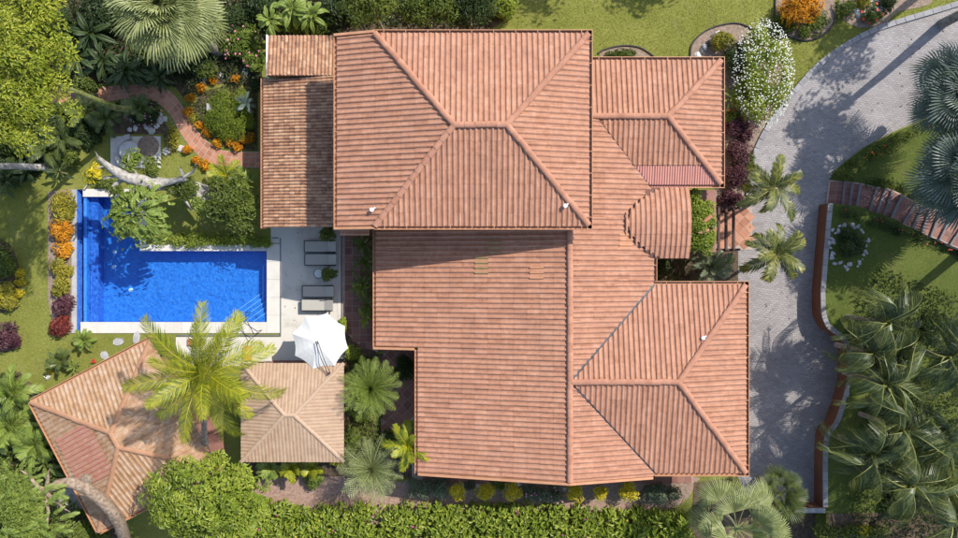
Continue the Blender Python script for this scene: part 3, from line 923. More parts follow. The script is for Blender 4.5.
# -- tall two storey block
ZR, ZE = 7.0, 6.0
uy0, uy1, uym = 2.08, 11.42, 6.76
ux0, ux1 = -1.17, 1.31           # ridge ends
uxl, uxr = -5.04, 5.33
pN = Plane(0, uym, ZR, 0, -(ZR - ZE) / (uy1 - uym)); pS = Plane(0, uym, ZR, 0, (ZR - ZE) / (uym - uy0))
pW = Plane(ux0, 0, ZR, (ZR - ZE) / (ux0 - uxl), 0); pE = Plane(ux1, 0, ZR, -(ZR - ZE) / (uxr - ux1), 0)
XW = -6.98; zW = pW.z(XW, 0)
for pl, P in ((pN, [(uxl, uy1), (ux0, uym), (ux1, uym), (uxr, uy1)]), (pS, [(uxl, uy0), (ux0, uym), (ux1, uym), (uxr, uy0)]), (pE, [(uxr, uy0), (ux1, uym), (uxr, uy1)])):
    FIN.append(slope(house, pl, [P], pick=True)[0])
FIN.append(slope(house, pW, [[(XW, uy0), (uxl, uy0), (uxl, uy1), (XW, uy1)], [(uxl, uy0), (ux0, uym), (uxl, uy1)]], pick=True)[0])
RZ = .075
caps(house, (ux0, uym, ZR + RZ), (ux1, uym, ZR + RZ))
for (x, y) in ((uxr - .03, uy0 + .05), (uxr - .03, uy1 - .05)): caps(house, (x, y, ZE + RZ), (ux1, uym, ZR + RZ))
for y in (uy0, uy1): caps(house, (uxl, y, ZE + RZ), (ux0, uym, ZR + RZ))
gutter(house, (uxl - .1, uy1, ZE), (uxr + .17, uy1, ZE), (0, 1))
gutter(house, (uxr, uy0 - .1, ZE), (uxr, uy1 + .14, ZE), (1, 0))
gutter(house, (uxl - .05, uy0, ZE), (uxr + .17, uy0, ZE), (0, -1))
gutter(house, (XW, uy0 - .1, zW), (XW, uy1 + .1, zW), (-1, 0))
for y, s in ((uy1, 1), (uy0, -1)):      # rakes of the lowered west side
    mb = MB(); mb.hexa([Vector(q) for q in ((XW - .16, y + s * .02, zW - .2), (uxl, y + s * .02, ZE - .2), (uxl, y + s * .14, ZE - .2), (XW - .16, y + s * .14, zW - .2),
                                           (XW - .16, y + s * .02, zW + .08), (uxl, y + s * .02, ZE + .08), (uxl, y + s * .14, ZE + .08), (XW - .16, y + s * .14, zW + .08))])
    g = mb.build('rake_board', M['gutter'], house, world=True)
    bm = bmesh.new(); bm.from_mesh(g.data); bmesh.ops.recalc_face_normals(bm, faces=bm.faces); bm.to_mesh(g.data); bm.free()
wx0, wx1, wy0, wy1 = -6.3, 4.75, 2.7, 10.8
walls(house, [((wx0, wy0), (wx1, wy0), 5.35, 5.85), ((wx1, wy0 + .1), (wx1, wy1 - .1), 5.85, 5.85), ((wx0, wy1), (wx1, wy1), 5.35, 5.85), ((wx0, wy0 + .1), (wx0, wy1 - .1), 5.35, 5.35)])

# -- main gable running south
MR = 4.85; mxr = 4.57; GW, GE = .203, .221
pMW = Plane(mxr, 0, MR, GW, 0); pME = Plane(mxr, 0, MR, -GE, 0)
mS = -10.72; xa, xb = -5.5, -3.22; yst = -4.14
FIN.append(slope(house, pMW, [[(xa, yst), (xb, yst), (xb, 2.6), (xa, 2.6)], [(xb, mS), (mxr, mS), (mxr, 2.6), (xb, 2.6)]], pick=True)[0])
# east wing
ER = 4.85; eym = -5.67; ey0, ey1 = -10.56, -.80; exr, exe = 10.02, 13.83; EZ = 3.85
gE = (ER - EZ) / (ey1 - eym)
pEN = Plane(0, eym, ER, 0, -gE); pES = Plane(0, eym, ER, 0, (ER - EZ) / (eym - ey0)); pEE = Plane(exr, 0, ER, -(ER - EZ) / (exe - exr), 0)
vx1 = mxr + (ER - EZ) / GE             # valley foot
# north wing
NR = 4.55; nym = 7.74; nxr = 9.58; nxe = 12.53; ny0, ny1 = 4.36, 10.80; nz0 = NR - .185 * (nym - ny0)
pNN = Plane(0, nym, NR, 0, -(NR - nz0) / (ny1 - nym)); pNS = Plane(0, nym, NR, 0, .185); pNE = Plane(nxr, 0, NR, -(NR - nz0) / (nxe - nxr), 0)
nvx = mxr + (MR - NR) / GE; nvx2 = mxr + (MR - nz0) / GE
o_ = .05
# main east slope: between the valleys
xE = mxr + (MR - 3.86) / GE
FIN.append(slope(house, pME, [[(mxr, eym + .05), (xE, ey1 + .05), (xE, 2.6), (mxr, 2.6)],
                              [(5.0, 2.6), (xE, 2.6), (xE, 3.9), (nvx2 - .02, ny0), (nvx, nym), (5.0, nym)],
                              [(mxr, mS), (vx1 - .05, mS), (vx1 - .05, ey0), (mxr, eym - .05)]], pick=True)[0])
FIN.append(slope(house, pEN, [[(mxr + .06, eym), (vx1 + .07, ey1), (exe, ey1), (exr, eym)]], pick=True)[0])
FIN.append(slope(house, pES, [[(mxr + .06, eym), (vx1 + .07, ey0), (exe, ey0), (exr, eym)]], pick=True)[0])
FIN.append(slope(house, pEE, [[(exr, eym), (exe, ey0), (exe, ey1)]], pick=True)[0])
FIN.append(slope(house, pNN, [[(5.1, nym), (nxr, nym), (nxe, ny1), (5.1, ny1)]], pick=True)[0])
FIN.append(slope(house, pNS, [[(nvx + .06, nym), (nxr, nym), (nxe - .86, ny0 + .98), (nvx2 - .80, ny0 + .98)]], pick=True)[0])
FIN.append(slope(house, pNE, [[(nxr, nym), (nxe, ny0), (nxe, ny1)]], pick=True)[0])
f_, dk, _ = slope(house, Plane(0, nym, NR - .02, 0, .185), [[(nvx2 - .80, ny0 + .97), (nxe - .86, ny0 + .97), (nxe, ny0), (nvx2 - .02, ny0)]], p=.13, c=1.1, rh=.035, mat='pink_sheet', prof=CORR, lift=.006)
FIN.append(f_); dk['label'] = 'pink corrugated sheet strip along the lower edge'
# caps
caps(house, (mxr, mS + .02, MR + RZ), (mxr, 1.9, MR + RZ))
caps(house, (exr, eym, ER + RZ), (mxr + .1, eym, ER + RZ + .02))
for y in (ey0, ey1): caps(house, (exe - .03, y - (.03 if y > eym else -.03), EZ + RZ), (exr, eym, ER + RZ))
caps(house, (nxr, nym, NR + RZ), (5.15, nym, NR + RZ))
for y in (ny0, ny1): caps(house, (nxe - .03, y - (.03 if y > nym else -.03), nz0 + RZ), (nxr, nym, NR + RZ))
# valley flashing
def valley(a, b):
    mb = MB(); mb.bar(a, b, .15, .01); mb.build('valley_flashing', M['valley_metal'], house, world=True)
valley((mxr + .1, eym + .1, MR - .004), (vx1, ey1, EZ - .004)); valley((mxr + .1, eym - .1, MR - .004), (vx1, ey0, EZ - .004)); valley((nvx, nym, NR - .004), (nvx2, ny0, nz0 - .004))
# gutters
zA, zB = pMW.z(xa, 0), pMW.z(xb, 0)
gutter(house, (xa, yst - .1, zA), (xa, 2.3, zA), (-1, 0), br=False)
gutter(house, (xb, mS - .05, zB), (xb, yst - .13, zB), (-1, 0), br=False)
def rake(x0, z0, x1, z1, y, s):
    mb = MB(); mb.hexa([Vector(q) for q in ((x0, y, z0 - .2), (x1, y, z1 - .2), (x1, y + s * .12, z1 - .2), (x0, y + s * .12, z0 - .2), (x0, y, z0 + .085), (x1, y, z1 + .085), (x1, y + s * .12, z1 + .085), (x0, y + s * .12, z0 + .085))])
    g = mb.build('rake_board', M['gutter'], house, world=True)
    bm = bmesh.new(); bm.from_mesh(g.data); bmesh.ops.recalc_face_normals(bm, faces=bm.faces); bm.to_mesh(g.data); bm.free()
rake(xa - .15, zA, xb - .18, zB - .03, yst - .02, -1)
rake(xb, zB, mxr, MR, mS - .02, -1); rake(mxr + .002, MR, vx1 - .1, pME.z(vx1 - .1, 0), mS - .02, -1)
gutter(house, (xE, ey1 + .2, 3.86), (xE, 1.0, 3.86), (1, 0))
gutter(house, (vx1, ey1, EZ), (exe + .17, ey1, EZ), (0, 1))
gutter(house, (exe, ey0 - .15, EZ), (exe, ey1 + .15, EZ), (1, 0))
gutter(house, (vx1 + .0, ey0, EZ), (exe + .17, ey0, EZ), (0, -1), br=False)
gutter(house, (5.6, ny1, nz0), (nxe + .17, ny1, nz0), (0, 1))
gutter(house, (nxe, ny0 - .1, nz0), (nxe, ny1 + .14, nz0), (1, 0))
gutter(house, (xE + 1.6, ny0, nz0), (nxe + .17, ny0, nz0), (0, -1), br=False)
# -- curved entrance roof: barrel vault crossing the main east slope
cy, hs = 2.38, 1.83
cx1 = 10.86
def vz(y): return 4.33 - .125 * (y - cy) ** 2
bm = bmesh.new(); lay = bm.faces.layers.float.new('rnd')
TV, TQ = tile_geo(TP, .62, .05, .011)
for s in (1, -1):
    for j in range(3):
        for i in range(int((cx1 - 7.3) / TP) + 1):
            vs = []
            for (u, v, wz) in TV:
                y = cy + s * (hs - (j * .62 + v)); 
                if s * (y - cy) < 0: y = cy
                vs.append(bm.verts.new((cx1 - i * TP - u, y, vz(y) + wz + random.uniform(0, .001))))
            r = random.random()
            for q in TQ:
                try: f = bm.faces.new([vs[k] for k in (q if s > 0 else q[::-1])]); f[lay] = r
                except ValueError: pass
bmesh.ops.bisect_plane(bm, geom=bm.verts[:] + bm.edges[:] + bm.faces[:], plane_co=(mxr, 0, MR + .15), plane_no=(-GE, 0, -1), clear_outer=True)
bmesh.ops.recalc_face_normals(bm, faces=bm.faces)
me = bpy.data.meshes.new('tile_field'); bm.to_mesh(me); bm.free()
mb = MB(); n = 8
for i in range(n):
    y0, y1 = cy - hs + 2 * hs * i / n, cy - hs + 2 * hs * (i + 1) / n
    mb.hexa([(8.6, y0, vz(y0) - .1), (cx1, y0, vz(y0) - .1), (cx1, y1, vz(y1) - .1), (8.6, y1, vz(y1) - .1), (8.6, y0, vz(y0) - .01), (cx1, y0, vz(y0) - .01), (cx1, y1, vz(y1) - .01), (8.6, y1, vz(y1) - .01)])
dk = mb.build('curved_roof', M['deck'], house, world=True)
ob('tile_field', me, M['roof_tile'], dk, kind='stuff')
f_, dk, _ = slope(house, Plane(0, ny0, 3.80, 0, .05), [[(xE - .15, cy + hs + .0), (cx1, cy + hs + .0), (cx1, ny0 + .2), (xE - .4, ny0 + .2)]], p=.13, c=1.1, rh=.03, mat='pink_sheet', prof=CORR, lift=.004)
FIN.append(f_)
# walls under the low roofs
walls(house, [((xa + .7, yst + .6), (xa + .7, 2.6), 2.8, 2.8), ((xb + .7, mS + .6), (xb + .7, yst + .6), 3.25, 3.25), ((xa + .8, yst + .6), (xb + .6, yst + .6), 2.85, 3.15),
              ((xb + .8, mS + .6), (mxr, mS + .6), 3.3, 4.7), ((mxr, mS + .6), (vx1, mS + .6), 4.7, 3.75), ((vx1 + .1, ey0 + .6), (exe - .6, ey0 + .6), 3.8, 3.8),
              ((exe - .6, ey0 + .7), (exe - .6, ey1 - .7), 3.8, 3.8), ((xE - .3, ey1 - .6), (exe - .7, ey1 - .6), 3.8, 3.8), ((xE - .35, ey1 - .5), (xE - .35, cy + 1.2), 3.75, 3.75),
              ((xE - .2, cy - 1.3), (cx1 - .6, cy - 1.3), 3.65, 3.65), ((cx1 - .6, cy - 1.2), (cx1 - .6, ny0 + .5), 3.65, 3.65), ((cx1 - .5, ny0 + .6), (nxe - .6, ny0 + .6), 3.8, 3.8),
              ((nxe - .6, ny0 + .7), (nxe - .6, ny1 - .7), 3.8, 3.8), ((5.2, ny1 - .6), (nxe - .7, ny1 - .6), 3.8, 3.8)])
# -- old clay tile lean-to west of the tall block
ax0, axw = -11.62, -6.42; ay0, ay1, ay2 = 2.24, 10.25, 12.5
AG = .16; aze = 2.42
pAW = Plane(ax0, 0, aze, AG, 0)
pAN = Plane(0, ay1, pAW.z(axw, 0) - .5, 0, -.10)
FIN.append(slope(house, pAW, [[(ax0, ay0), (axw, ay0), (axw, ay1), (ax0, ay1)]], p=.175, c=.30, rh=.06, mat='old_tile', prof=BARREL, lift=.03)[0])
FIN.append(slope(house, Plane(0, ay1, 3.0, 0, -.14), [[(ax0 + .35, ay1 + .02), (axw, ay1 + .02), (axw, ay2), (ax0 + .35, ay2)]], p=.20, c=.36, rh=.06, mat='old_tile', prof=BARREL, lift=.03)[0])
mb = MB(); mb.hexa([(ax0, ay1 + .005, 2.2), (axw, ay1 + .005, 2.2), (axw, ay1 + .018, 2.2), (ax0, ay1 + .018, 2.2), (ax0, ay1 + .005, 2.45), (axw, ay1 + .005, 3.1), (axw, ay1 + .018, 3.1), (ax0, ay1 + .018, 2.45)])
mb.build('wall', M['white_paint'], house, world=True)
gutter(house, (ax0, ay0 - .05, aze), (ax0, ay1 + .05, aze), (-1, 0), br=False)
mb = MB(); mb.box((ax0 + .3, (ay1 + ay2) / 2, 2.72), (.07, ay2 - ay1, .3)); mb.build('rake_board', M['white_paint'], house, world=True)
walls(house, [((ax0 + .6, ay0 + .5), (ax0 + .6, ay2 - .4), 2.3, 2.3), ((ax0 + .7, ay2 - .4), (wx0 - .1, ay2 - .4), 2.5, 2.5), ((ax0 + .7, ay0 + .5), (wx0 - .1, ay0 + .5), 2.3, 3.0)])
# small lean strip left of the south eave
FIN.append(slope(house, Plane(-6.9, 0, 3.55, .12, 0), [[(-7.25, 1.75), (xa - .2, 1.75), (xa - .2, 2.5), (-7.25, 2.5)]], thick=.08)[0])

# pick 300 whole tiles nearest the camera as single pieces
CAND.sort(key=lambda c: (c[0] - cam.location).length)
TILEME = None
single = bpy.data.materials['roof_tile']
for k, (pos, deck, off, lst, TV, TQ, r, mt) in enumerate(CAND):
    if k < 300:
        if TILEME is None: TILEME = np_mesh('roof_tile', TV, TQ)
        ob('roof_tile', TILEME, M['roof_tile'], deck, loc=tuple(float(x) for x in off))
    else:
        lst.append((TV + off, TQ, np.full(len(TQ), r)))
for f in FIN: f()

# patched tiles on the main roof, vents
def patch(px, py, nx, ny, mat, pl):
    z = 4.2; q = W(px, py, z); zz = pl.z(q.x, q.y); q = W(px, py, zz)
    me = None
    sx = 1 if pl.g[0] > 0 else -1
    for i in range(nx):
        for j in range(ny):
            V, Q = tile_geo(TP, TC, .054, .011)
            if me is None or True:
                me = np_mesh('roof_tile', V, Q)
            gx = abs(pl.g[0])
            vv = Vector((sx, 0, gx)).normalized(); uu = Vector((0, -sx, 0)); ww = uu.cross(vv)
            u0 = round((q.y) / TP) * TP
            O = Vector((q.x + sx * i * TC, u0 - sx * j * TP, pl.z(q.x + sx * i * TC, 0))) + ww * .012
            o = ob('roof_tile', me, M[mat], house)
            o.matrix_local = Matrix.Translation(-house.location) @ Matrix(((uu.x, vv.x, ww.x, O.x), (uu.y, vv.y, ww.y, O.y), (uu.z, vv.z, ww.z, O.z), (0, 0, 0, 1)))
patch(475, 255, 1, 4, 'green_tile', pMW); patch(489, 236, 1, 3, 'green_tile', pMW); patch(530, 262, 1, 3, 'amber_tile', pMW)
patch(632, 249, 1, 3, 'amber_tile', pME)
def vent(px, py, pl, hgt=.18):
    q = W(px, py, 6); zz = pl.z(q.x, q.y); q = W(px, py, zz + .1)
    m_ = MB(); m_.lathe([(.06, -.05), (.06, hgt), (.11, hgt + .01), (.10, hgt + .07), (.03, hgt + .1)], (q.x, q.y, zz), 10)
    m_.bar((q.x + .02, q.y, zz + .1), (q.x + .16, q.y + .12, zz + .12), .07, .07)
    m_.build('vent', M['white_paint'], house, world=True)
vent(372, 210, pW); vent(565, 206, pS); vent(703, 338, pEN, .1)

# ------------------------------------------------------------------ pavilions
FIN = []
pv = thing('pool_pavilion', 'square pavilion with pale pink hip roof beside the parasol', 'pavilion', W(292, 412, 0))
z0, z1 = 2.45, 3.08
a = XY(241, 363, z0); b = XY(344, 462, z0)
X0, X1, Y0, Y1 = a[0], b[0], b[1], a[1]
r0, r1 = XY(285, 413, z1), XY(294, 413, z1); ry = (Y0 + Y1) / 2; rx0, rx1 = r0[0] - .05, r1[0] + .05
rx0 = (X0 + X1) / 2 - .27; rx1 = (X0 + X1) / 2 + .27
kw = dict(p=.19, c=.42, rh=.016, mat='pale_tile', prof=CORR, lift=.006)
for pl, P in ((Plane(0, ry, z1, 0, -(z1 - z0) / (Y1 - ry)), [(X0, Y1), (rx0, ry), (rx1, ry), (X1, Y1)]), (Plane(0, ry, z1, 0, (z1 - z0) / (ry - Y0)), [(X0, Y0), (rx0, ry), (rx1, ry), (X1, Y0)]),
              (Plane(rx0, 0, z1, (z1 - z0) / (rx0 - X0), 0), [(X0, Y0), (rx0, ry), (X0, Y1)]), (Plane(rx1, 0, z1, -(z1 - z0) / (X1 - rx1), 0), [(X1, Y0), (rx1, ry), (X1, Y1)])):
    slope(pv, pl, [P], **kw)[0]()
pmat('pale_ridge', [(.2, (.36, .25, .17)), (1, (.42, .30, .215))], scale=3, rnd=.3)
pmat('tan_ridge', [(.2, (.30, .155, .085)), (1, (.38, .21, .13))], scale=3, rnd=.3)
caps(pv, (rx0, ry, z1 + .02), (rx1, ry, z1 + .02), 'pale_ridge', .10)
for (x, y, rx) in ((X0, Y0, rx0), (X0, Y1, rx0), (X1, Y0, rx1), (X1, Y1, rx1)): caps(pv, (x, y, z0 + .02), (rx, ry, z1 + .02), 'pale_ridge', .10)
for x in (X0 + .35, X1 - .35):
    for y in (Y0 + .35, Y1 - .35):
        m_ = MB(); m_.box((x, y, 1.17), (.18, .18, 2.34)); m_.build('post', M['dark_wood'], pv, world=True)
mb = MB()
for y in (Y0 + .35, Y1 - .35): mb.box(((X0 + X1) / 2, y, 2.4), (X1 - X0 - .5, .12, .12))
mb.build('beam', M['dark_wood'], pv, world=True)
mb = MB(); mb.box(((X0 + X1) / 2, (Y0 + Y1) / 2, .03), (X1 - X0 - .4, Y1 - Y0 - .4, .09)); mb.build('floor_slab', M['terracotta_dark'], pv, world=True)

pv2 = thing('garden_pavilion', 'turned pavilion with tan ribbed hip roof under the coconut palm', 'pavilion', W(120, 440, 0))
z0, z1 = 2.5, 3.5
A, B, D = W(31, 402, z0), W(151, 339, z0), W(98, 532, z0)
e1 = (B - A); e2 = (D - A); e2 = (e2 - e1 * e2.dot(e1) / e1.dot(e1)); C = A + e1 + e2
B = A + e1; D = A + e2
l1, l2 = e1.length, e2.length; d1, d2 = e1.normalized(), e2.normalized()
mid_ = A + e1 / 2 + e2 / 2
half = .42
R0 = mid_ - d2 * half; R1 = mid_ + d2 * half      # ridge along d2
R0.z = R1.z = z1
def plane_from(p0, gdir, run): return Plane(p0.x, p0.y, z1, -gdir.x * (z1 - z0) / run, -gdir.y * (z1 - z0) / run)
v2 = lambda p: (p.x, p.y)
kw = dict(p=.255, c=.6, rh=.038, mat='tan_tile', lift=.010)
pAB = plane_from(R0, -d2, l2 / 2 - half); pCD = plane_from(R1, d2, l2 / 2 - half); pAD = plane_from(R0, -d1, l1 / 2); pBC = plane_from(R0, d1, l1 / 2)
for pl, P in ((pAB, [A, B, R0]), (pCD, [D, C, R1]), (pAD, [A, R0, R1, D]), (pBC, [B, R0, R1, C])):
    slope(pv2, pl, [[v2(q) for q in P]], **kw)[0]()
caps(pv2, R0 + Vector((0, 0, .05)), R1 + Vector((0, 0, .05)), 'tan_ridge', .13)
for q, r in ((A, R0), (B, R0), (C, R1), (D, R1)): caps(pv2, Vector((q.x, q.y, z0 + .05)), r + Vector((0, 0, .05)), 'tan_ridge', .13)
gutter(pv2, Vector((A.x, A.y, z0)), Vector((D.x, D.y, z0)), -d1, br=False)
gutter(pv2, Vector((A.x, A.y, z0)), Vector((B.x, B.y, z0)), -d2, br=False)
gutter(pv2, Vector((D.x, D.y, z0)), Vector((C.x, C.y, z0)), d2, br=False)
# red patch of newer sheets on the west slope
s0 = W(72, 425, 3.05)
for i in range(6):
    for j in range(4):
        q = A + d2 * (l2 * .30 + i * .51) + d1 * (.35 + j * .6)
        zz = pAD.z(q.x, q.y)
        V, Q = tile_geo(.255 * 2, .6, .05, .022, [(s_ / 2 + h_, v_) for h_ in (0, .5) for s_, v_ in [(0, 0), (.4, 0), (.47, .35), (.56, .75), (.68, 1), (.80, .95), (.91, .62), (1.0 - 1e-3, 0)]])
        vv = Vector((d1.x, d1.y, (z1 - z0) / (l1 / 2))).normalized(); uu = Vector((vv.y, -vv.x, 0)).normalized(); ww = uu.cross(vv)
        o = ob('red_sheet', np_mesh('red_sheet', V, Q), M['faded_sheet'], pv2)
        O = Vector((q.x, q.y, zz)) + ww * .02
        o.matrix_local = Matrix.Translation(-pv2.location) @ Matrix(((uu.x, vv.x, ww.x, O.x), (uu.y, vv.y, ww.y, O.y), (uu.z, vv.z, ww.z, O.z), (0, 0, 0, 1)))
for fa, fb in ((.08, .08), (.92, .08), (.08, .92), (.92, .92)):
    q = A + e1 * fa + e2 * fb
    m_ = MB(); m_.tube([(q.x, q.y, 0), (q.x, q.y, z0 - .02)], .1, 10); m_.build('post', M['dark_wood'], pv2, world=True)
mb = MB(); mb.prism([v2(A + e1 * f1 + e2 * f2) for f1, f2 in ((.05, .05), (.95, .05), (.95, .95), (.05, .95))], -.01, .07); mb.build('floor_slab', M['terracotta_dark'], pv2, world=True)
# loose rusty sheets behind it
mb = MB()
q = W(78, 514, .4)
for k in range(10):
    pass
V, Q = tile_geo(.2, 1.5, .05, .02, CORR)
me = cat_mesh('corrugated_sheet', [(V + np.array([.2 * i, 0, 0]), Q, np.full(len(Q), .5)) for i in range(8)])
o = ob('corrugated_sheet', me, M['rusty_sheet'], loc=(W(62, 520, .35).x, W(62, 520, .35).y, .03), rot=(math.radians(14), 0, math.radians(28)))
tag(o, 'loose rusty corrugated sheet behind the turned pavilion', 'metal sheet')

# ------------------------------------------------------------------ pergola by the front door
pg = thing('pergola', 'small dark wooden pergola over the tiled entrance by the drive', 'pergola', W(728, 230, 0))
for px in (718.5, 726, 733.5):
    a, b = W(px, 207, 2.5), W(px, 250, 2.5)
    m_ = MB(); m_.bar(a, b, .11, .16); m_.build('beam', M['dark_wood'], pg, world=True)
for py in (208, 249.5):
    a, b = W(714, py, 2.36), W(740, py, 2.36)
    m_ = MB(); m_.bar(a, b, .10, .12); m_.build('cross_beam', M['dark_wood'], pg, world=True)
    for px in (715.5, 738.5):
        q = W(px, py, 2.3); m_ = MB(); m_.box((q.x, q.y, 1.15), (.12, .12, 2.3)); m_.build('post', M['dark_wood'], pg, world=True)

# ------------------------------------------------------------------ furniture on the patio
def lounger(px, py, label, first=[None]):
    z = .012
    if first[0] is None:
        root = thing('sun_lounger', label, 'sun lounger', (0, 0, 0), 'sun loungers on the patio')
        L, Wd, hh = 1.78, .66, .34
        for s in (-1, 1):
            m_ = MB(); m_.bar((-L / 2, s * Wd / 2, hh), (L / 2 - .0, s * Wd / 2, hh), .05, .05); m_.build('side_rail', M['dark_metal'], root)
            for x in (-L / 2 + .12, L / 2 - .35):
                m_ = MB(); m_.box((x, s * Wd / 2, hh / 2 - .014), (.045, .045, hh - .03)); m_.build('leg', M['dark_metal'], root)
            m_ = MB(); m_.tube([(L / 2 - .62, s * (Wd / 2 + .02), hh), (L / 2 - .6, s * (Wd / 2 + .02), hh + .2), (L / 2 - .1, s * (Wd / 2 + .02), hh + .2), (L / 2 - .06, s * (Wd / 2 + .02), hh)], .022, 6); m_.build('armrest', M['dark_metal'], root)
        m_ = MB(); m_.box((-.22, 0, hh + .012), (1.32, Wd - .06, .02)); m_.build('seat', M['sling'], root)
        m_ = MB(); m_.hexa([(.46, -Wd / 2 + .04, hh + .02), (.98, -Wd / 2 + .04, hh + .28), (.98, Wd / 2 - .04, hh + .28), (.46, Wd / 2 - .04, hh + .02),
                            (.45, -Wd / 2 + .04, hh + .045), (.97, -Wd / 2 + .04, hh + .305), (.97, Wd / 2 - .04, hh + .305), (.45, Wd / 2 - .04, hh + .045)])
        m_.build('backrest', M['sling'], root)
        m_ = MB(); m_.bar((-L / 2, -Wd / 2, hh), (-L / 2, Wd / 2, hh), .05, .05); m_.bar((L / 2, -Wd / 2, hh), (L / 2, Wd / 2, hh), .05, .05); m_.build('end_rail', M['dark_metal'], root)
        first[0] = root; r = root
    else:
        r = first[0].copy(); col.objects.link(r); r['label'] = label
        for ch in list(first[0].children):
            c = ch.copy(); col.objects.link(c); c.parent = r
    q = W(px, py, .34); r.location = (q.x, q.y, z)
lounger(320, 246.5, 'grey sling sun lounger nearest the clay tiled lean-to roof')
lounger(320.5, 259.5, 'grey sling sun lounger between its neighbour and the round side table')
lounger(318, 291.5, 'grey sling sun lounger just past the round side table, in shade')
lounger(317, 305, 'beige sunlit sling sun lounger beside the parasol')
q = W(318.5, 273.5, .45)
stb = thing('side_table', 'small round glass side table between the pairs of loungers', 'table', (q.x, q.y, .012))
m_ = MB(); m_.lathe([(.25, .42), (.25, .435)], (0, 0, 0), 20); m_.build('table_top', M['glass_top'], stb)
m_ = MB(); m_.tube([(.26 * math.cos(t), .26 * math.sin(t), .43) for t in np.linspace(0, 2 * math.pi, 21)], .016, 6, False); m_.build('rim', M['dark_metal'], stb)
for k in range(3):
    t = k * 2.1 + .4; m_ = MB(); m_.tube([(.24 * math.cos(t), .24 * math.sin(t), .42), (.26 * math.cos(t), .26 * math.sin(t), 0.005)], .014, 6); m_.build('leg', M['dark_metal'], stb)

# parasol
um = thing('parasol', 'large white octagonal cantilever parasol beside the square pavilion', 'parasol', W(330, 352, 0))
cz = 2.55; c0 = W(320, 341, cz)
R8 = 1.56
top = Vector((c0.x, c0.y, cz + .42))
for k in range(8):
    a0, a1 = math.radians(22.5 + 45 * k + 8), math.radians(22.5 + 45 * (k + 1) + 8)
    p0 = Vector((c0.x + R8 * math.cos(a0), c0.y + R8 * math.sin(a0), cz)); p1 = Vector((c0.x + R8 * math.cos(a1), c0.y + R8 * math.sin(a1), cz))
    mb = MB(); N = 5; idx = {}
    for i in range(N + 1):
        for j in range(i + 1):
            f = i / N; g = j / i if i else 0
            e = p0.lerp(p1, g); e = e + (c0 - e) * (.06 * 4 * g * (1 - g) * f)
            q = top.lerp(e, f); q.z -= .035 * 4 * g * (1 - g) * f - .05 * math.sin(math.pi * f)
            idx[(i, j)] = len(mb.v); mb.v.append(tuple(q))
    for i in range(N):
        for j in range(i + 1):
            mb.f.append((idx[(i, j)], idx[(i + 1, j)], idx[(i + 1, j + 1)]))
            if j < i: mb.f.append((idx[(i, j)], idx[(i + 1, j + 1)], idx[(i, j + 1)]))
    mb.build('canopy_panel', M['canvas'], um, world=True)
    m_ = MB(); m_.tube([top - Vector((0, 0, .03)), top.lerp(p0, .5) + Vector((0, 0, .015)), p0 - Vector((0, 0, .02))], .012, 6); m_.build('rib', M['grey_metal'], um, world=True)
arm_a = top + Vector((-.05, .05, .12)); pb = W(331, 372, 2.3)
m_ = MB()
for s in (-.06, .06): m_.tube([arm_a + Vector((s, s * .4, 0)), top.lerp(Vector((pb.x, pb.y, 3.1)), .5) + Vector((s, s * .4, .1)), Vector((pb.x + s, pb.y, 2.75))], .02, 8)
m_.build('arm', M['dark_metal'], um, world=True)
m_ = MB(); m_.tube([(pb.x, pb.y, .02), (pb.x, pb.y, 2.85)], .05, 10); m_.build('pole', M['dark_metal'], um, world=True)
m_ = MB(); m_.box((pb.x, pb.y, .1), (.8, .8, .05)); m_.build('base', M['dark_metal'], um, world=True)
m_ = MB(); m_.lathe([(.07, 0), (.09, .04), (.04, .10)], (top.x, top.y, top.z - .01), 10); m_.build('finial', M['canvas'], um, world=True)

# table set on a pale square in the garden
q = W(136, 152, 0)
sheet('table_terrace', [(111, 136.5), (161, 136.5), (161, 168), (111, 168)], .05, M['coping'], thick=.08)
tb = thing('garden_table', 'round grey stone table on the pale square terrace', 'table', (W(129, 151, .7).x, W(129, 151, .7).y, .05))
m_ = MB(); m_.lathe([(.22, 0), (.16, .08), (.13, .5), (.3, .62)], (0, 0, 0), 16); m_.build('pedestal', M['grey_stone'], tb)
m_ = MB(); m_.lathe([(.52, .625), (.56, .65), (.55, .70), (.5, .715)], (0, 0, 0), 24); m_.build('table_top', M['grey_stone'], tb)
def stool(px, py, ang, label):
    q = W(px, py, .42)
    s = thing('curved_bench', label, 'bench', (q.x, q.y, .05), 'curved stone benches')
    tq = Vector((W(129, 151, .7).x - q.x, W(129, 151, .7).y - q.y, 0))
    base = math.atan2(-tq.y, -tq.x)
    R0_, R1_ = .72, 1.02
    c = Vector((tq.x, tq.y, 0))
    mb = MB(); n = 10
    for i in range(n):
        t0 = base + ang * (i / n - .5); t1 = base + ang * ((i + 1) / n - .5)
        P = [c + Vector((R * math.cos(t), R * math.sin(t), 0)) for R, t in ((R0_, t0), (R1_, t0), (R1_, t1), (R0_, t1))]
        mb.hexa([p + Vector((0, 0, .34)) for p in P] + [p + Vector((0, 0, .42)) for p in P])
    mb.build('seat', M['grey_stone'], s)
    for f in (-.3, .3):
        t = base + ang * f; p = c + Vector((.87 * math.cos(t), .87 * math.sin(t), 0))
        m_ = MB(); m_.box((p.x, p.y, .168), (.2, .26, .338), t); m_.build('leg', M['grey_stone'], s)
stool(121, 139.5, 1.2, 'curved stone bench between the round table and the tiled path')
stool(117, 161, 1.2, 'curved stone bench between the round table and the pool')
m_ = MB(); q = W(148, 146, .1); m_.lathe([(.62, 0), (.62, .03), (.60, .04)], (q.x, q.y, .051), 28)
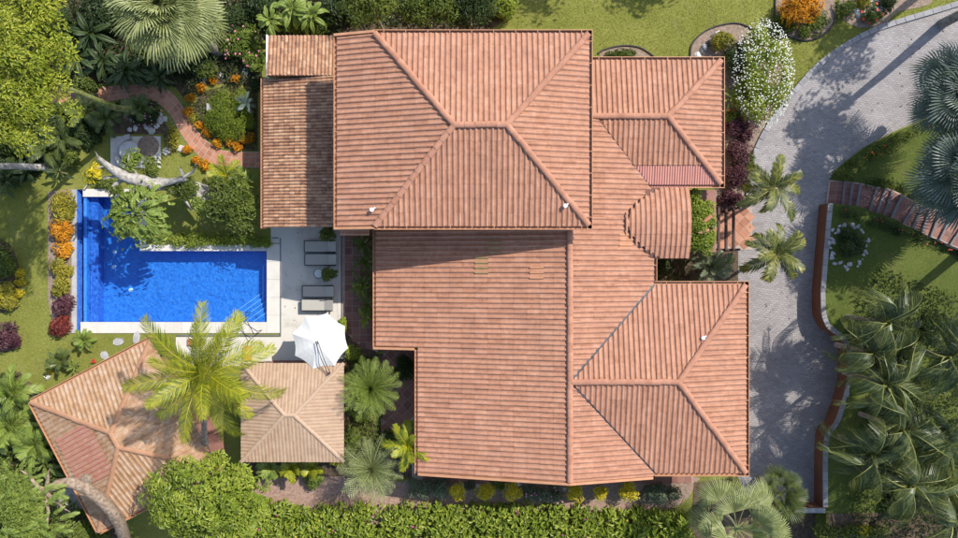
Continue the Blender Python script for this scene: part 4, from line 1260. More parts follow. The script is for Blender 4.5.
tag(m_.build('stone_disc', M['mulch']), 'flat round brown stone disc set beside the garden table', 'stone disc')

# small red box, white slab by the pool corner
q = W(247.5, 353, .2); m_ = MB(); m_.box((q.x, q.y, .13), (.46, .8, .24)); m_.box((q.x, q.y, .262), (.36, .7, .03)); tag(m_.build('brick_planter', M['red_brick']), 'low orange brick block beside the square pavilion', 'planter')
q = W(262, 353, .1); m_ = MB(); m_.box((q.x, q.y, .085), (1.15, .95, .14)); m_.box((q.x, q.y, .165), (1.05, .85, .02)); tag(m_.build('stone_slab', M['coping']), 'raised white slab between the orange block and the parasol', 'slab')
q = W(196, 342, .1); m_ = MB(); m_.box((q.x, q.y, .1), (.9, .35, .18)); m_.box((q.x, q.y, .2), (.8, .27, .02)); tag(m_.build('brick_planter', M['red_brick']), 'low orange brick step under the coconut palm fronds', 'planter')

def rock(px, py, r, mat='white_rock', label=None, group=None, z=0.0, flat=.6, name='rock'):
    q = W(px, py, z)
    m_ = MB(); n = 7
    m_.lathe([(r * .75, -.04), (r, r * .15), (r * .92, r * flat * .6), (r * .55, r * flat), (r * .1, r * flat * 1.05)], (0, 0, 0), n, wob=.28)
    o = m_.build(name, M[mat]); o.location = (q.x, q.y, z); o.rotation_euler = (0, 0, random.uniform(0, 6)); o.scale = (1, random.uniform(.65, 1), 1)
    tag(o, label, 'rock', group)
for (a, b, r) in ((133, 118, .22), (140, 121, .18), (148, 127, .2), (152, 131, .25), (157, 126, .2), (160, 121, .22), (165, 119, .18), (130, 130, .15), (136, 128, .18), (161, 115, .16)):
    rock(a, b, r, 'white_rock', 'white rock edging the little bed above the table terrace', 'white rocks by the table terrace')
for (a, b, r) in ((204, 80, .25), (220, 76, .22), (246, 72, .26), (252, 66, .2)):
    rock(a, b, r, 'white_rock', 'white rock at the edge of the bed above the juniper mound', 'white rocks above the juniper')
rock(181, 149, .34, 'white_rock', 'large pale flat stone beside the bend of the tiled path', None, 0, .3)
rock(167, 151, .26, 'white_rock', 'small pale square-looking stone right of the table terrace', None, 0, .25)
for (a, b, r) in ((119, 342, .34), (137, 338, .36), (105, 355, .3)):
    rock(a, b, r, 'grey_stone', 'flat grey stepping stone in the lawn by the tan pavilion', 'stepping stones by the pavilion', 0, .12, 'stepping_stone')
for k in range(16):
    a = 262 + k * 4.6 + random.uniform(-2, 2)
    rock(a, 507 + 10 * (k / 16) + random.uniform(-2, 2), random.uniform(.12, .24), 'white_rock', 'white rock along the gravel path at the foot of the hedge', 'white rocks beside the gravel path')
for k in range(44):
    t = k / 44 * 2 * math.pi
    rock(849 + 19 * math.cos(t) + random.uniform(-3, 3), 246 + 21 * math.sin(t) + random.uniform(-3, 3), random.uniform(.08, .15), 'grey_stone', 'pale rock in the ring round the dark bush beside the stairs', 'rocks ringing the bush', 1.02)
for k in range(14):
    rock(862 + random.uniform(-6, 16), 330 + random.uniform(-8, 30), random.uniform(.15, .3), 'white_rock', 'pale rock behind the bulge of the retaining wall', 'rocks behind the retaining wall', 1.02)
for k in range(16):
    rock(855 + random.uniform(0, 26), 2 + random.uniform(-4, 16), random.uniform(.12, .25), 'white_rock', 'white rock in the small rockery beside the drive', 'white rocks in the rockery')
for k in range(7):
    rock(698 + k * 3.2 + random.uniform(-1, 1), 55 - k * 3.6 + random.uniform(-1, 1), random.uniform(.16, .26), 'dark_rock' if k % 2 else 'white_rock', 'rock in the row round the shrub at the wing corner', 'rocks at the wing corner')
for k in range(9):
    rock(470 + random.uniform(-14, 100), 484 + random.uniform(-3, 6), random.uniform(.12, .2), 'white_rock', 'pale rock between the yellow bushes along the south wall', 'rocks between the yellow bushes')

# ------------------------------------------------------------------ plants
def unit(n):
    v = RNG.normal(size=(n, 3)); return v / np.linalg.norm(v, axis=1, keepdims=True)
def nrm(v): return v / np.maximum(1e-6, np.linalg.norm(v, axis=1, keepdims=True))

def leaf_arrays(P, N, T, L, Wd, fold=.25, droop=.25, rnd=None):
    n = len(P)
    T = nrm(T - N * np.sum(T * N, axis=1, keepdims=True)); B = np.cross(N, T)
    L = np.asarray(L).reshape(-1, 1) * np.ones((n, 1)); Wd = np.asarray(Wd).reshape(-1, 1) * np.ones((n, 1))
    up = N * fold * Wd
    v0 = P
    v1 = P + T * L * .34 + B * Wd * .5 + up
    v2 = P + T * L * .70 + B * Wd * .36 + up * .6 - N * droop * L * .4
    v3 = P + T * L - N * droop * L
    v4 = P + T * L * .70 - B * Wd * .36 + up * .6 - N * droop * L * .4
    v5 = P + T * L * .34 - B * Wd * .5 + up
    V = np.stack([v0, v1, v2, v3, v4, v5], axis=1).reshape(-1, 3)
    b = (np.arange(n) * 6)[:, None]
    Q = np.concatenate([b + np.array([0, 3, 2, 1]), b + np.array([0, 5, 4, 3])], axis=1).reshape(-1, 4)
    if rnd is None: rnd = RNG.random(n)
    return V, Q, np.repeat(rnd, 2)

def crown(center, R, nclump, nleaf, leaf, cl=.36, flat=.25, rn=.6, up=.8, low=-.25, vert=1.0, droop=.25):
    """clumps of leaves through an ellipsoid; center, R in local metres"""
    R = np.array(R); center = np.array(center)
    d = unit(nclump * 3); d = d[d[:, 2] > low][:nclump]
    rad = RNG.uniform(.35, .92, (len(d), 1)) ** .7
    C = d * rad * (R * (1 - cl * .6)) * RNG.uniform(.85, 1.12, (len(d), 1))
    cr = RNG.random(len(d)); cs = RNG.uniform(.65, 1.25, (len(d), 1))
    k = RNG.integers(0, len(d), nleaf)
    o = unit(nleaf); o[:, 2] = np.abs(o[:, 2]) * .9 - .25
    sh = RNG.uniform(.25, 1.0, (nleaf, 1)) ** .5
    rm = np.array([R[0], R[1], min(R[2], .5 * (R[0] + R[1])) * vert]) * cl
    P = C[k] + o * sh * rm * cs[k]
    P[:, 2] = np.maximum(P[:, 2], .03 - center[2])
    out = nrm(P / R)
    N = nrm(o * .5 + out * .35 + np.array([0, 0, up]) + unit(nleaf) * .45)
    T = nrm(o * .9 + unit(nleaf) * .7)
    L = leaf[0] * RNG.uniform(.65, 1.25, nleaf); Wd = leaf[1] * RNG.uniform(.7, 1.2, nleaf)
    r = np.clip((1 - rn) * cr[k] + rn * RNG.random(nleaf) + .12 * (sh[:, 0] - .8), 0, 1)
    V, Q, rr = leaf_arrays(P + center, N, T, L, Wd, .25, droop, r)
    return (V, Q, rr), C + center

def sprinkle(center, R, n, size, zmin=.1):
    """small blossoms over the upper surface of a crown: five-petal stars of quads"""
    d = unit(n * 3); d = d[d[:, 2] > zmin][:n]; n = len(d)
    P = np.array(center) + d * np.array(R) * RNG.uniform(.92, 1.06, (n, 1))
    parts = []
    N = nrm(d * .4 + np.array([0, 0, 1.0]) + unit(n) * .3)
    T0 = nrm(np.cross(N, unit(n))); B0 = np.cross(N, T0)
    for k in range(4):
        a = k * math.pi / 2
        parts.append(leaf_arrays(P, N, T0 * math.cos(a) + B0 * math.sin(a), size * RNG.uniform(.8, 1.2, n), size * .8, .1, .1))
    return parts

def limb_pts(a, b, sag=.0, n=5, wob=.06):
    a, b = Vector(a), Vector(b); l = (b - a).length
    return [a.lerp(b, i / n) + Vector((random.uniform(-wob, wob), random.uniform(-wob, wob), random.uniform(-wob, wob))) * l * (1 if 0 < i < n else 0) + Vector((0, 0, sag * math.sin(math.pi * i / n))) for i in range(n + 1)]

def tree(px, py, rpx, zc, leafmat, label, name='tree', rz=None, nclump=40, nleaf=5000, leaf=(.24, .11), trunk='bark', tr=.16, base=None, basez=0.0, cl=.34, group=None, cat='tree', lean=None, droop=.25, up=.8, ry=None, extra=None):
    c = W(px, py, zc); r = rpx * MPP(zc) * 1.12; r2 = (ry or rpx) * MPP(zc) * 1.12; rz = rz or r * .7
    b = Vector((c.x, c.y, basez)) if base is None else Vector((*XY(*base, basez), basez))
    t = thing(name, label, cat, b, group)
    lc = c - b
    (cv), C = crown(lc, (r, r2, rz), nclump, nleaf, leaf, cl=cl, droop=droop, up=up)
    me = cat_mesh('crown', [cv]); ob('crown', me, M[leafmat], t)
    mb = MB()
    fork = Vector((lc.x * .85, lc.y * .85, max(.3, lc.z - rz * .75)))
    mb.tube([Vector((0, 0, -.12)), Vector((fork.x * .1, fork.y * .1, .15))] + limb_pts((fork.x * .1, fork.y * .1, .2), fork, 0, 4, .03), [tr * 1.5, tr * 1.15] + [tr * (1 - .12 * i) for i in range(5)], 9)
    for q in C[:min(12, len(C))]:
        mb.tube(limb_pts(fork - Vector((0, 0, .1)), Vector([float(x) for x in q]), .1, 4, .05), [tr * .5, tr * .42, tr * .33, tr * .24, tr * .12], 6)
    mb.build('trunk', M[trunk], t, smooth=True)
    if extra:
        for (nm, mt, n, s) in extra:
            ob(nm, cat_mesh(nm, sprinkle(lc, (r, r2, rz), n, s)), M[mt], t, kind='stuff')
    return t

def shrub(px, py, rpx, h, leafmat, label, name='shrub', n=None, leaf=(.14, .06), ry=None, cat='shrub', group=None, extra=None, nclump=12, basez=0.0, cl=.42, rzr=None, up=.8, droop=.25):
    zc = basez + h * .5
    c = W(px, py, zc); r = rpx * MPP(zc) * 1.15; r2 = (ry or rpx) * MPP(zc) * 1.15
    t = thing(name, label, cat, (c.x, c.y, basez), group)
    if n is None: n = int(min(9000, 420 * r * r2 / (leaf[0] * leaf[1]) * .016 + 150))
    cv, C = crown((0, 0, h * .5), (r, r2, h * .52), nclump, n, leaf, cl=cl, up=up, low=-.6, droop=droop)
    ob('foliage', cat_mesh('foliage', [cv]), M[leafmat], t)
    mb = MB()
    for q in C[:6]: mb.tube(limb_pts((random.uniform(-.05, .05), random.uniform(-.05, .05), -.06), [float(x) for x in q], .03, 3), [.035, .028, .02, .01], 5)
    mb.build('stem', M['bark'], t)
    if extra:
        for (nm, mt, k, s) in extra:
            ob(nm, cat_mesh(nm, sprinkle((0, 0, h * .5), (r, r2, h * .52), k, s)), M[mt], t, kind='stuff')
    return t

def hedge(line, wpx, h, leafmat, label, n, leaf=(.16, .08), name='hedge', basez=0.0, extra=None, zf=None, cat='hedge', group=None):
    pts = [W(*p, basez + h * .6) for p in line]; pts = [Vector((p.x, p.y, 0)) for p in pts]
    wd = wpx * MPP(basez + h * .6) / 2
    b = pts[0].copy(); b.z = basez if zf is None else zf(b.x, b.y)
    t = thing(name, label, cat, b, group)
    seg = np.array([(pts[i + 1] - pts[i]).length for i in range(len(pts) - 1)]); cum = np.concatenate([[0], np.cumsum(seg)])
    P_ = np.array([[p.x, p.y] for p in pts])
    def pos(s): return np.stack([np.interp(s, cum, P_[:, 0]), np.interp(s, cum, P_[:, 1])], 1)
    # clumps
    nc = max(8, int(cum[-1] / .24) * max(1, round(wd / .22)))
    cs = RNG.uniform(0, cum[-1], nc); C = pos(cs)
    a1 = pos(np.clip(cs + .1, 0, cum[-1])) - pos(np.clip(cs - .1, 0, cum[-1])); tn = a1 / np.linalg.norm(a1, axis=1, keepdims=True); nn = np.stack([-tn[:, 1], tn[:, 0]], 1)
    lat = RNG.uniform(-1, 1, nc)
    C = C + nn * (lat * (wd - .12))[:, None]
    zc = h * (.78 - .25 * lat ** 2) + RNG.uniform(-.12, .08, nc) * h
    C3 = np.concatenate([C, zc[:, None]], 1)
    k = RNG.integers(0, nc, n)
    o = unit(n); o[:, 2] = o[:, 2] * .8
    rc = RNG.uniform(.22, .36, (nc, 1))
    P = C3[k] + o * RNG.uniform(.3, 1, (n, 1)) ** .5 * rc[k] * np.array([1, 1, min(1.6, h * 1.2)])
    low = RNG.random(n) < .25
    P[low, 2] *= RNG.uniform(.15, .9, low.sum())
    P[:, 2] = np.maximum(P[:, 2], .02)
    if zf is not None:
        P[:, 2] += np.array([zf(x, y) for x, y in P[:, :2]]) - b.z
    P[:, 0] -= b.x; P[:, 1] -= b.y
    N = nrm(o * .5 + np.array([0, 0, .8]) + unit(n) * .45); T = nrm(o + unit(n) * .7)
    cr = RNG.random(nc)
    V, Q, rr = leaf_arrays(P, N, T, leaf[0] * RNG.uniform(.65, 1.25, n), leaf[1] * RNG.uniform(.7, 1.2, n), .25, .25, .4 * cr[k] + .6 * RNG.random(n))
    ob('foliage', np_mesh('foliage', V, Q, rr), M[leafmat], t)
    mb = MB()
    for s in np.arange(.2, cum[-1], .9):
        x, y = pos(np.array([s]))[0]
        zz = (zf(x, y) - b.z) if zf else 0
        mb.tube([(x - b.x, y - b.y, zz - .05), (x - b.x + random.uniform(-.1, .1), y - b.y + random.uniform(-.1, .1), zz + h * .7)], [.035, .012], 5)
    mb.build('stem', M['bark'], t)
    if extra:
        for (nm, mt, q, s) in extra:
            i = RNG.integers(0, nc, q); p = C3[i] + np.concatenate([RNG.uniform(-.2, .2, (q, 2)), np.full((q, 1), .34)], 1)
            if zf is not None: p[:, 2] += np.array([zf(x, y) for x, y in p[:, :2]]) - b.z
            p[:, 0] -= b.x; p[:, 1] -= b.y
            Nn = nrm(np.array([0, 0, 1.0]) + unit(q) * .4); T0 = nrm(np.cross(Nn, unit(q))); B0 = np.cross(Nn, T0)
            ob(nm, cat_mesh(nm, [leaf_arrays(p, Nn, T0 * math.cos(a) + B0 * math.sin(a), s, s * .8, .1, .1) for a in (0, 1.57, 3.14, 4.71)]), M[mt], t, kind='stuff')
    return t

# ---- palms: every frond an object
def frond_mesh(name, L, arch, n=34, ll=.55, lw=.045, vee=.5, hang=.5, twist=0.0, rach=.03, side=0.0, fwd=.6):
    """feather leaf along +X, springing at angle, arching down"""
    pts = []; ang = math.radians(arch[0]); p = Vector((0, 0, 0)); N = 14
    for i in range(N + 1):
        pts.append(p.copy())
        a = math.radians(arch[0] + (arch[1] - arch[0]) * (i / N) ** 1.2)
        sa = side * (i / N)
        p = p + Vector((math.cos(a) * math.cos(sa), math.cos(a) * math.sin(sa), math.sin(a))) * (L / N)
    P = np.array([list(q) for q in pts])
    parts = []
    # rachis as thin three sided strip
    mbv = []
    for i, q in enumerate(pts):
        r = rach * (1 - .85 * i / N)
        mbv += [(q.x, q.y + r, q.z), (q.x, q.y, q.z + r * .8), (q.x, q.y - r, q.z)]
    Qr = []
    for i in range(N):
        for k in range(2): Qr.append((3 * i + k, 3 * i + k + 1, 3 * i + 4 + k, 3 * i + 3 + k))
    parts.append((np.array(mbv), np.array(Qr), np.full(len(Qr), .98)))
    s = np.linspace(.10, .995, n)
    s = np.concatenate([s, s + .4 / n]); s = np.clip(s, 0, 1); sd = np.concatenate([np.ones(n), -np.ones(n)])
    B = np.stack([np.interp(s * N, np.arange(N + 1), P[:, k]) for k in range(3)], 1)
    B2 = np.stack([np.interp(np.clip(s + .03, 0, 1) * N, np.arange(N + 1), P[:, k]) for k in range(3)], 1)
    B1 = np.stack([np.interp(np.clip(s - .03, 0, 1) * N, np.arange(N + 1), P[:, k]) for k in range(3)], 1)
    tan = nrm(B2 - B1)
    lat = np.stack([-tan[:, 1], tan[:, 0], np.zeros(len(s))], 1); lat = nrm(lat) * sd[:, None]
    upv = np.cross(tan, lat) * sd[:, None]
    prof = np.sin(np.pi * np.clip(s * .88 + .1, 0, 1)) ** .55
    l = ll * prof * RNG.uniform(.72, 1.12, len(s))
    fw = fwd + .5 * s
    D = nrm(lat * 1.0 + tan * fw[:, None] + upv * vee + RNG.normal(size=(len(s), 3)) * .06)
    w_ = lw * np.ones(len(s))
    wd = nrm(np.cross(D, upv))
    M1 = B + D * (l * .5)[:, None]; M1[:, 2] -= hang * .12 * l
    E = B + D * l[:, None]; E[:, 2] -= hang * .55 * l
    E -= lat * (hang * .15 * l)[:, None]
    hw = (w_ * .5)[:, None]
    V = np.stack([B - wd * hw * .6, B + wd * hw * .6, M1 - wd * hw, M1 + wd * hw, E - wd * hw * .15, E + wd * hw * .15], 1).reshape(-1, 3)
    b = (np.arange(len(s)) * 6)[:, None]
    Q = np.concatenate([b + np.array([0, 1, 3, 2]), b + np.array([2, 3, 5, 4])], 1).reshape(-1, 4)
    rn_ = np.repeat(np.clip(RNG.normal(.5, .2, len(s)) + .2 * (s - .5), 0, 1), 2)
    parts.append((V, Q, rn_))
    return cat_mesh(name, parts)

def fan_mesh(name, pet, R, n=36, span=300, droop=.25, split=.5, pleat=.03, petr=.022, tilt=0.0, cup=.25):
    """fan leaf: petiole along +X then a pleated round blade"""
    parts = []
    # petiole
    K = 5; mv = []; z = 0
    for i in range(K + 1):
        x = pet * i / K; zz = .10 * pet * math.sin(math.pi * .5 * i / K)
        r = petr * (1 - .4 * i / K); mv += [(x, r, zz), (x, 0, zz + r), (x, -r, zz)]
    Qr = []
    for i in range(K):
        for k in range(2): Qr.append((3 * i + k, 3 * i + k + 1, 3 * i + 4 + k, 3 * i + 3 + k))
    parts.append((np.array(mv), np.array(Qr), np.full(len(Qr), .95)))
    c = np.array([pet, 0, .10 * pet])
    V = []; Q = []; rr = []
    da = math.radians(span) / n
    for i in range(n):
        a = -math.radians(span) / 2 + (i + .5) * da
        ln = R * (.72 + .28 * math.cos(a * .5)) * random.uniform(.93, 1.05)
        def pt(rad, aa, z): return c + np.array([rad * math.cos(aa), rad * math.sin(aa), z])
        def zf(rad): 
            f = rad / R
            return cup * abs(math.sin(a)) * rad * .6 - droop * f ** 2.4 * R
        r0, r1, r2 = .03 * R, split * ln, .8 * ln
        rows = [(r0, da * .5, 0), (r1, da * .5, pleat), (r2, da * .30, pleat * .6), (ln, da * .05, 0)]
        b = len(V); jz = random.uniform(-.5, .5) * droop * .25 * R
        for (rad, ha, pl_) in rows:
            jj = jz * (rad / R) ** 3
            V += [pt(rad, a - ha, zf(rad) + jj), pt(rad, a, zf(rad) + pl_ + jj), pt(rad, a + ha, zf(rad) + jj)]
        shade = random.uniform(.2, .85)
        for k in range(3):
            for h in range(2):
                Q.append((b + 3 * k + h, b + 3 * (k + 1) + h, b + 3 * (k + 1) + h + 1, b + 3 * k + h + 1)); rr.append(min(1, shade + .15 * (k == 2)))
    parts.append((np.array(V), np.array(Q), np.array(rr)))
    return cat_mesh(name, parts)

def big_leaf_mesh(name, pet, L, Wd, droop=.4, n=9, notch=0.0):
    """broad leaf with midrib, on a petiole along +X"""
    parts = []
    K = 4; mv = []
    for i in range(K + 1):
        x = pet * i / K; zz = .3 * pet * math.sin(math.pi * .5 * i / K); r = .016
        mv += [(x, r, zz), (x, 0, zz + r), (x, -r, zz)]
    Qr = []
    for i in range(K):
        for k in range(2): Qr.append((3 * i + k, 3 * i + k + 1, 3 * i + 4 + k, 3 * i + 3 + k))
    parts.append((np.array(mv), np.array(Qr), np.full(len(Qr), .7)))
    V = []; Q = []; rr = []
    for i in range(n + 1):
        f = i / n; x = pet + L * f * (1 - .12 * f * f); z = .3 * pet - droop * L * f ** 2
        hw = Wd * .5 * math.sin(math.pi * min(1, f * .93 + .05)) ** .75
        if notch and i % 2: hw *= 1 - notch
        V += [(x, hw, z + hw * .12), (x, hw * .5, z + hw * .22), (x, 0, z), (x, -hw * .5, z + hw * .22), (x, -hw, z + hw * .12)]
    for i in range(n):
        for k in range(4): Q.append((5 * i + k, 5 * i + k + 1, 5 * i + 6 + k, 5 * i + 5 + k)); rr.append(random.uniform(.3, .8))
    parts.append((np.array(V), np.array(Q), np.array(rr)))
    return cat_mesh(name, parts)

FR = {}
def rosette(t, top, meshes, mat, n, name='frond', tilt=(60, -20), start=0.0, jit=8, sc=(.85, 1.1), az=None, roll=18):
    """n leaves by golden angle, from young upright (tilt[0]) to old hanging (tilt[1])"""
    for k in range(n):
        f = (k + .5) / n
        a = start + k * 2.39996 + math.radians(random.uniform(-jit, jit)) if az is None else az[k % len(az)] + math.radians(random.uniform(-jit, jit))
        el = math.radians(tilt[0] + (tilt[1] - tilt[0]) * f + random.uniform(-jit, jit) * .6)
        m = meshes[min(len(meshes) - 1, int(f * len(meshes)))]
        rl = math.radians(random.uniform(-roll, roll))
        R = Matrix.Rotation(a, 4, 'Z') @ Matrix.Rotation(-el, 4, 'Y') @ Matrix.Rotation(rl, 4, 'X')
        s = random.uniform(*sc)
        o = ob(name, m, M[mat], t)
        o.matrix_local = Matrix.Translation(top) @ R @ Matrix.Scale(s, 4)

def palm_base(px, py, zc, label, name, trunkmat, tr, basez=0.0, base=None, group=None, cat='palm tree'):
    c = W(px, py, zc)
    b = Vector((c.x, c.y, basez)) if base is None else Vector((*XY(*base, basez), basez))
    t = thing(name, label, cat, b, group)
    lc = c - b
    mb = MB(); N = max(4, int(lc.z / .35))
    pts = []; rad = []
    for i in range(N + 1):
        f = i / N
        pts.append(Vector((lc.x * f ** 1.5, lc.y * f ** 1.5, -.1 + (lc.z + .1) * f))); rad.append(tr * (1.35 - .35 * min(1, f * 4)) * (1 - .15 * f) * (1 + .06 * (i % 2)))
    mb.tube(pts, rad, 10)
    mb.build('trunk', M[trunkmat], t, smooth=True)
    return t, lc

def feather_palm(px, py, zc, L, n, mat, label, name='palm', tilt=(70, -25), ll=.55, lw=.045, hang=.6, vee=.35, archd=75, nl=34, tr=.13, trunk='bark', basez=0.0, base=None, group=None, sc=(.85, 1.1), cat='palm tree', jit=8, start=None, side=0.0, rach=.03, roll=18):
    t, lc = palm_base(px, py, zc, label, name, trunk, tr, basez, base, group, cat)
    ms = [frond_mesh('frond', L * f, (10 if i else 8, -archd * g), nl, ll, lw, vee, hang, rach=rach, side=side * (1 if i % 2 else -1)) for i, (f, g) in enumerate(((.85, .55), (1, .8), (1, 1.0), (.95, 1.15)))]
    rosette(t, lc, ms, mat, n, 'frond', tilt, random.uniform(0, 6) if start is None else start, jit, sc, roll=roll)
    return t

def fan_palm(px, py, zc, pet, R, n, mat, label, name='fan_palm', cup=.25, roll=18, tilt=(75, -35), tr=.16, trunk='bark', basez=0.0, base=None, span=290, droop=.3, nseg=36, group=None, split=.5, sc=(.85, 1.1), start=None, dead=0):
    t, lc = palm_base(px, py, zc, label, name, trunk, tr, basez, base, group)
    ms = [fan_mesh('leaf', pet * a, R * b, nseg, span, droop * d, split, cup=cup) for a, b, d in ((.7, .85, .5), (1, 1, .8), (1, 1, 1.1), (1, .95, 1.4))]
    rosette(t, lc, ms, mat, n, 'leaf', tilt, random.uniform(0, 6) if start is None else start, 10, sc, roll=roll)
    if dead: rosette(t, lc - Vector((0, 0, .1)), ms[-1:], 'leaf_dry', dead, 'dead_leaf', (-40, -65), 1.0, 10, sc)
    return t

def leafy(px, py, h, pet, L, Wd, n, mat, label, name='broadleaf_plant', tilt=(80, 10), droop=.4, basez=0.0, group=None, notch=0, sc=(.7, 1.1), cat='plant', nm='leaf', stem=.03):
    c = W(px, py, basez + h)
    t = thing(name, label, cat, (c.x, c.y, basez), group)
    mb = MB(); mb.tube([(0, 0, -.08), (0.01, 0, h * .5), (0, 0, h)], [stem * 1.3, stem, stem * .8], 7); mb.build('stem', M['bark'], t)
    ms = [big_leaf_mesh('leaf', pet * a, L * a, Wd * a, droop * d, 9, notch) for a, d in ((.75, .6), (1, 1), (1.05, 1.3))]
    rosette(t, Vector((0, 0, h)), ms, mat, n, nm, tilt, random.uniform(0, 6), 12, sc)
    return t

# ---------- north-west garden
tree(4, 62, 76, 10.5, 'leaf_yellowgreen', 'tall yellow-green broadleaf tree with mossy trunk beside the tiled path', base=(138, 110), nclump=210, nleaf=21000, leaf=(.17, .07), cl=.13, trunk='mossy_bark', tr=.2, rz=1.9, ry=90)
tree(-170, 150, 90, 11, 'leaf_green', 'tall tree with a bare pale trunk rising from the west lawn', base=(46, 166), nclump=40, nleaf=5000, leaf=(.3, .14), trunk='pale_bark', tr=.2)
fan_palm(168, 10, 6.0, 1.3, 1.45, 60, 'leaf_silver', 'big silvery fan palm growing above the tiled path', tilt=(82, -50), tr=.24, span=200, droop=.6, nseg=30, split=.32, dead=6, cup=.75, roll=35)
for (a, b, s, lab) in ((104, 62, 1.0, 'dark broad-leaved plant under the silvery fan palm, next to the mossy trunk'), (128, 72, 1.1, 'dark broad-leaved plant between the silvery fan palm and the tiled path'), (92, 34, 1.2, 'dark broad-leaved plant between the yellow-green tree and the fan palm'),
                       (160, 78, .9, 'dark low broad-leaved plant at the top of the path bend'), (78, 58, 1.2, 'dark broad-leaved plant beneath the yellow-green tree')):
    leafy(a, b, .7 * s, .3, .95 * s, .26 * s, 24, 'leaf_dark', lab, 'broadleaf_plant', (80, -15), .45)
shrub(100, 12, 24, 1.6, 'leaf_dark', 'dark shrub filling the gap left of the fan palm', n=2600, leaf=(.2, .09))
shrub(130, 66, 22, 1.2, 'leaf_dark', 'dark leafy shrub under the fan palm above the path', n=2200, leaf=(.2, .09), ry=12)
shrub(60, 128, 26, 1.0, 'leaf_dark', 'dark ground shrub below the west end of the path', n=2400, leaf=(.22, .09), ry=14)
shrub(12, 135, 26, 1.4, 'leaf_green', 'green shrub at the foot of the yellow-green tree', n=2400, leaf=(.24, .1), ry=20)
shrub(190, 58, 20, 1.0, 'leaf_dark', 'dark shrub right of the silvery fan palm', n=2200, leaf=(.2, .08), ry=15)
shrub(225, 22, 22, 1.6, 'leaf_dark', 'dark tall shrub between fan palm and pink oleander', n=2600, leaf=(.2, .08), ry=22)
for (a, b, L, lab) in ((84, 112, 1.3, 'dark feathery fern right below the path start'), (106, 119, 1.1, 'feathery fern left of the table terrace'), (62, 138, 1.3, 'dark feathery fern near the pale trunk'), (46, 150, 1.2, 'dark feathery fern beside the pale leaning trunk'), (140, 108, .9, 'fern at the foot of the mossy trunk')):
    feather_palm(a, b, .5, L, 13, 'leaf_palmdark', lab, 'fern', (70, -5), .36, .05, .5, .3, 60, 22, .05, cat='fern')
for (a, b, s, lab) in ((28, 172, .9, 'dark leafy plant below the pale trunk'), (6, 182, .9, 'dark leafy plant at the west lawn edge'), (60, 172, .7, 'small dark leafy plant left of the bare grey tree'), (34, 148, .8, 'dark leafy plant above the pale trunk')):
    leafy(a, b, .4, .3, .8 * s, .26 * s, 16, 'leaf_dark', lab, 'broadleaf_plant', (75, 0), .35)
shrub(145, 114, 18, .7, 'leaf_dark', 'dark flowering shrub inside the ring of white rocks', n=1800, leaf=(.14, .06), ry=11, extra=[('blossom', 'petal_pink', 26, .05)])
for a, b, r, ry, h, mt, lab in ((45, 112, 20, 12, 1.0, 'leaf_green', 'green shrub at the west end of the tiled path'), (8, 170, 18, 14, .9, 'leaf_dark', 'dark shrub around the foot of the pale trunk'), (85, 85, 14, 9, 1.2, 'leaf_green', 'green shrub at the upper side of the path start'),
                              (205, 70, 12, 8, .8, 'leaf_green', 'green shrub above the juniper bed rocks'), (60, 25, 18, 20, 1.8, 'leaf_dark', 'tall dark shrub beneath the yellow-green crown'), (150, 52, 18, 12, 1.2, 'leaf_green', 'green shrub in the shade of the fan palm'),
                              (255, 62, 9, 10, .9, 'leaf_fresh', 'fresh green shrub against the clay roof corner'), (70, 158, 12, 9, .7, 'leaf_green', 'low green shrub left of the table terrace'), (90, 140, 10, 8, .6, 'leaf_dark', 'low dark shrub between ferns and terrace')):
    shrub(a, b, r, h, mt, lab, n=int(r * ry * 7), leaf=(.2, .075), ry=ry, nclump=22, cl=.28)
# juniper mound and companions
shrub(230, 113, 26, .95, 'leaf_lime', 'bright fine-leaved juniper mound inside the path bend', 'juniper', n=9000, leaf=(.13, .035), ry=27, nclump=46, cl=.26, up=.5)
feather_palm(246, 104, .95, .7, 9, 'leaf_blue', 'small pale grey-green fern on top of the juniper mound', 'fern', (60, 0), .2, .04, .4, .3, 50, 14, .03, cat='fern')
m_ = MB(); q = W(211, 108, .2); m_.box((0, 0, .2), (.22, .34, .42)); m_.box((0, 0, .43), (.3, .42, .05)); o = m_.build('garden_lantern', M['grey_stone']); o.location = (q.x, q.y, 0); tag(o, 'small grey stone lantern at the left of the juniper mound', 'lantern')
OR = [(200, 88, 'above the path bend beside a white rock'), (213, 79, 'at the top of the juniper bed'), (190, 97, 'left of the juniper at the path edge'), (187, 112, 'pressed against the outer path bend'), (200, 126, 'between path and juniper, upper of a pair'),
      (206, 133, 'between path and juniper, lower of a pair'), (217, 143, 'below the juniper mound near the path'), (229, 141, 'under the middle of the juniper'), (237, 147, 'touching the path near the clay roof'), (243, 140, 'between juniper and clay roof'), (250, 138, 'beside the clay roof eave'),
      (187, 149, 'on the lawn side of the path by the flat stone'), (205, 166, 'in the lawn below the path'), (196, 160, 'smallest, in the lawn beside the path'), (236, 79, 'below the pink oleander')]
for a, b, lab in OR:
    shrub(a, b, 4.6 if 'smallest' not in lab else 3, .42, 'leaf_orange', 'orange croton ' + lab, 'croton', n=170, leaf=(.2, .065), nclump=7, up=.5, droop=.35)
shrub(172, 139, 8, .5, 'leaf_croton', 'mottled croton left of the path under the white rocks', 'croton', n=420, leaf=(.16, .06), ry=12)
shrub(193, 118, 5, .35, 'leaf_croton', 'small yellow-green croton at the inner path edge', 'croton', n=220, leaf=(.14, .05))
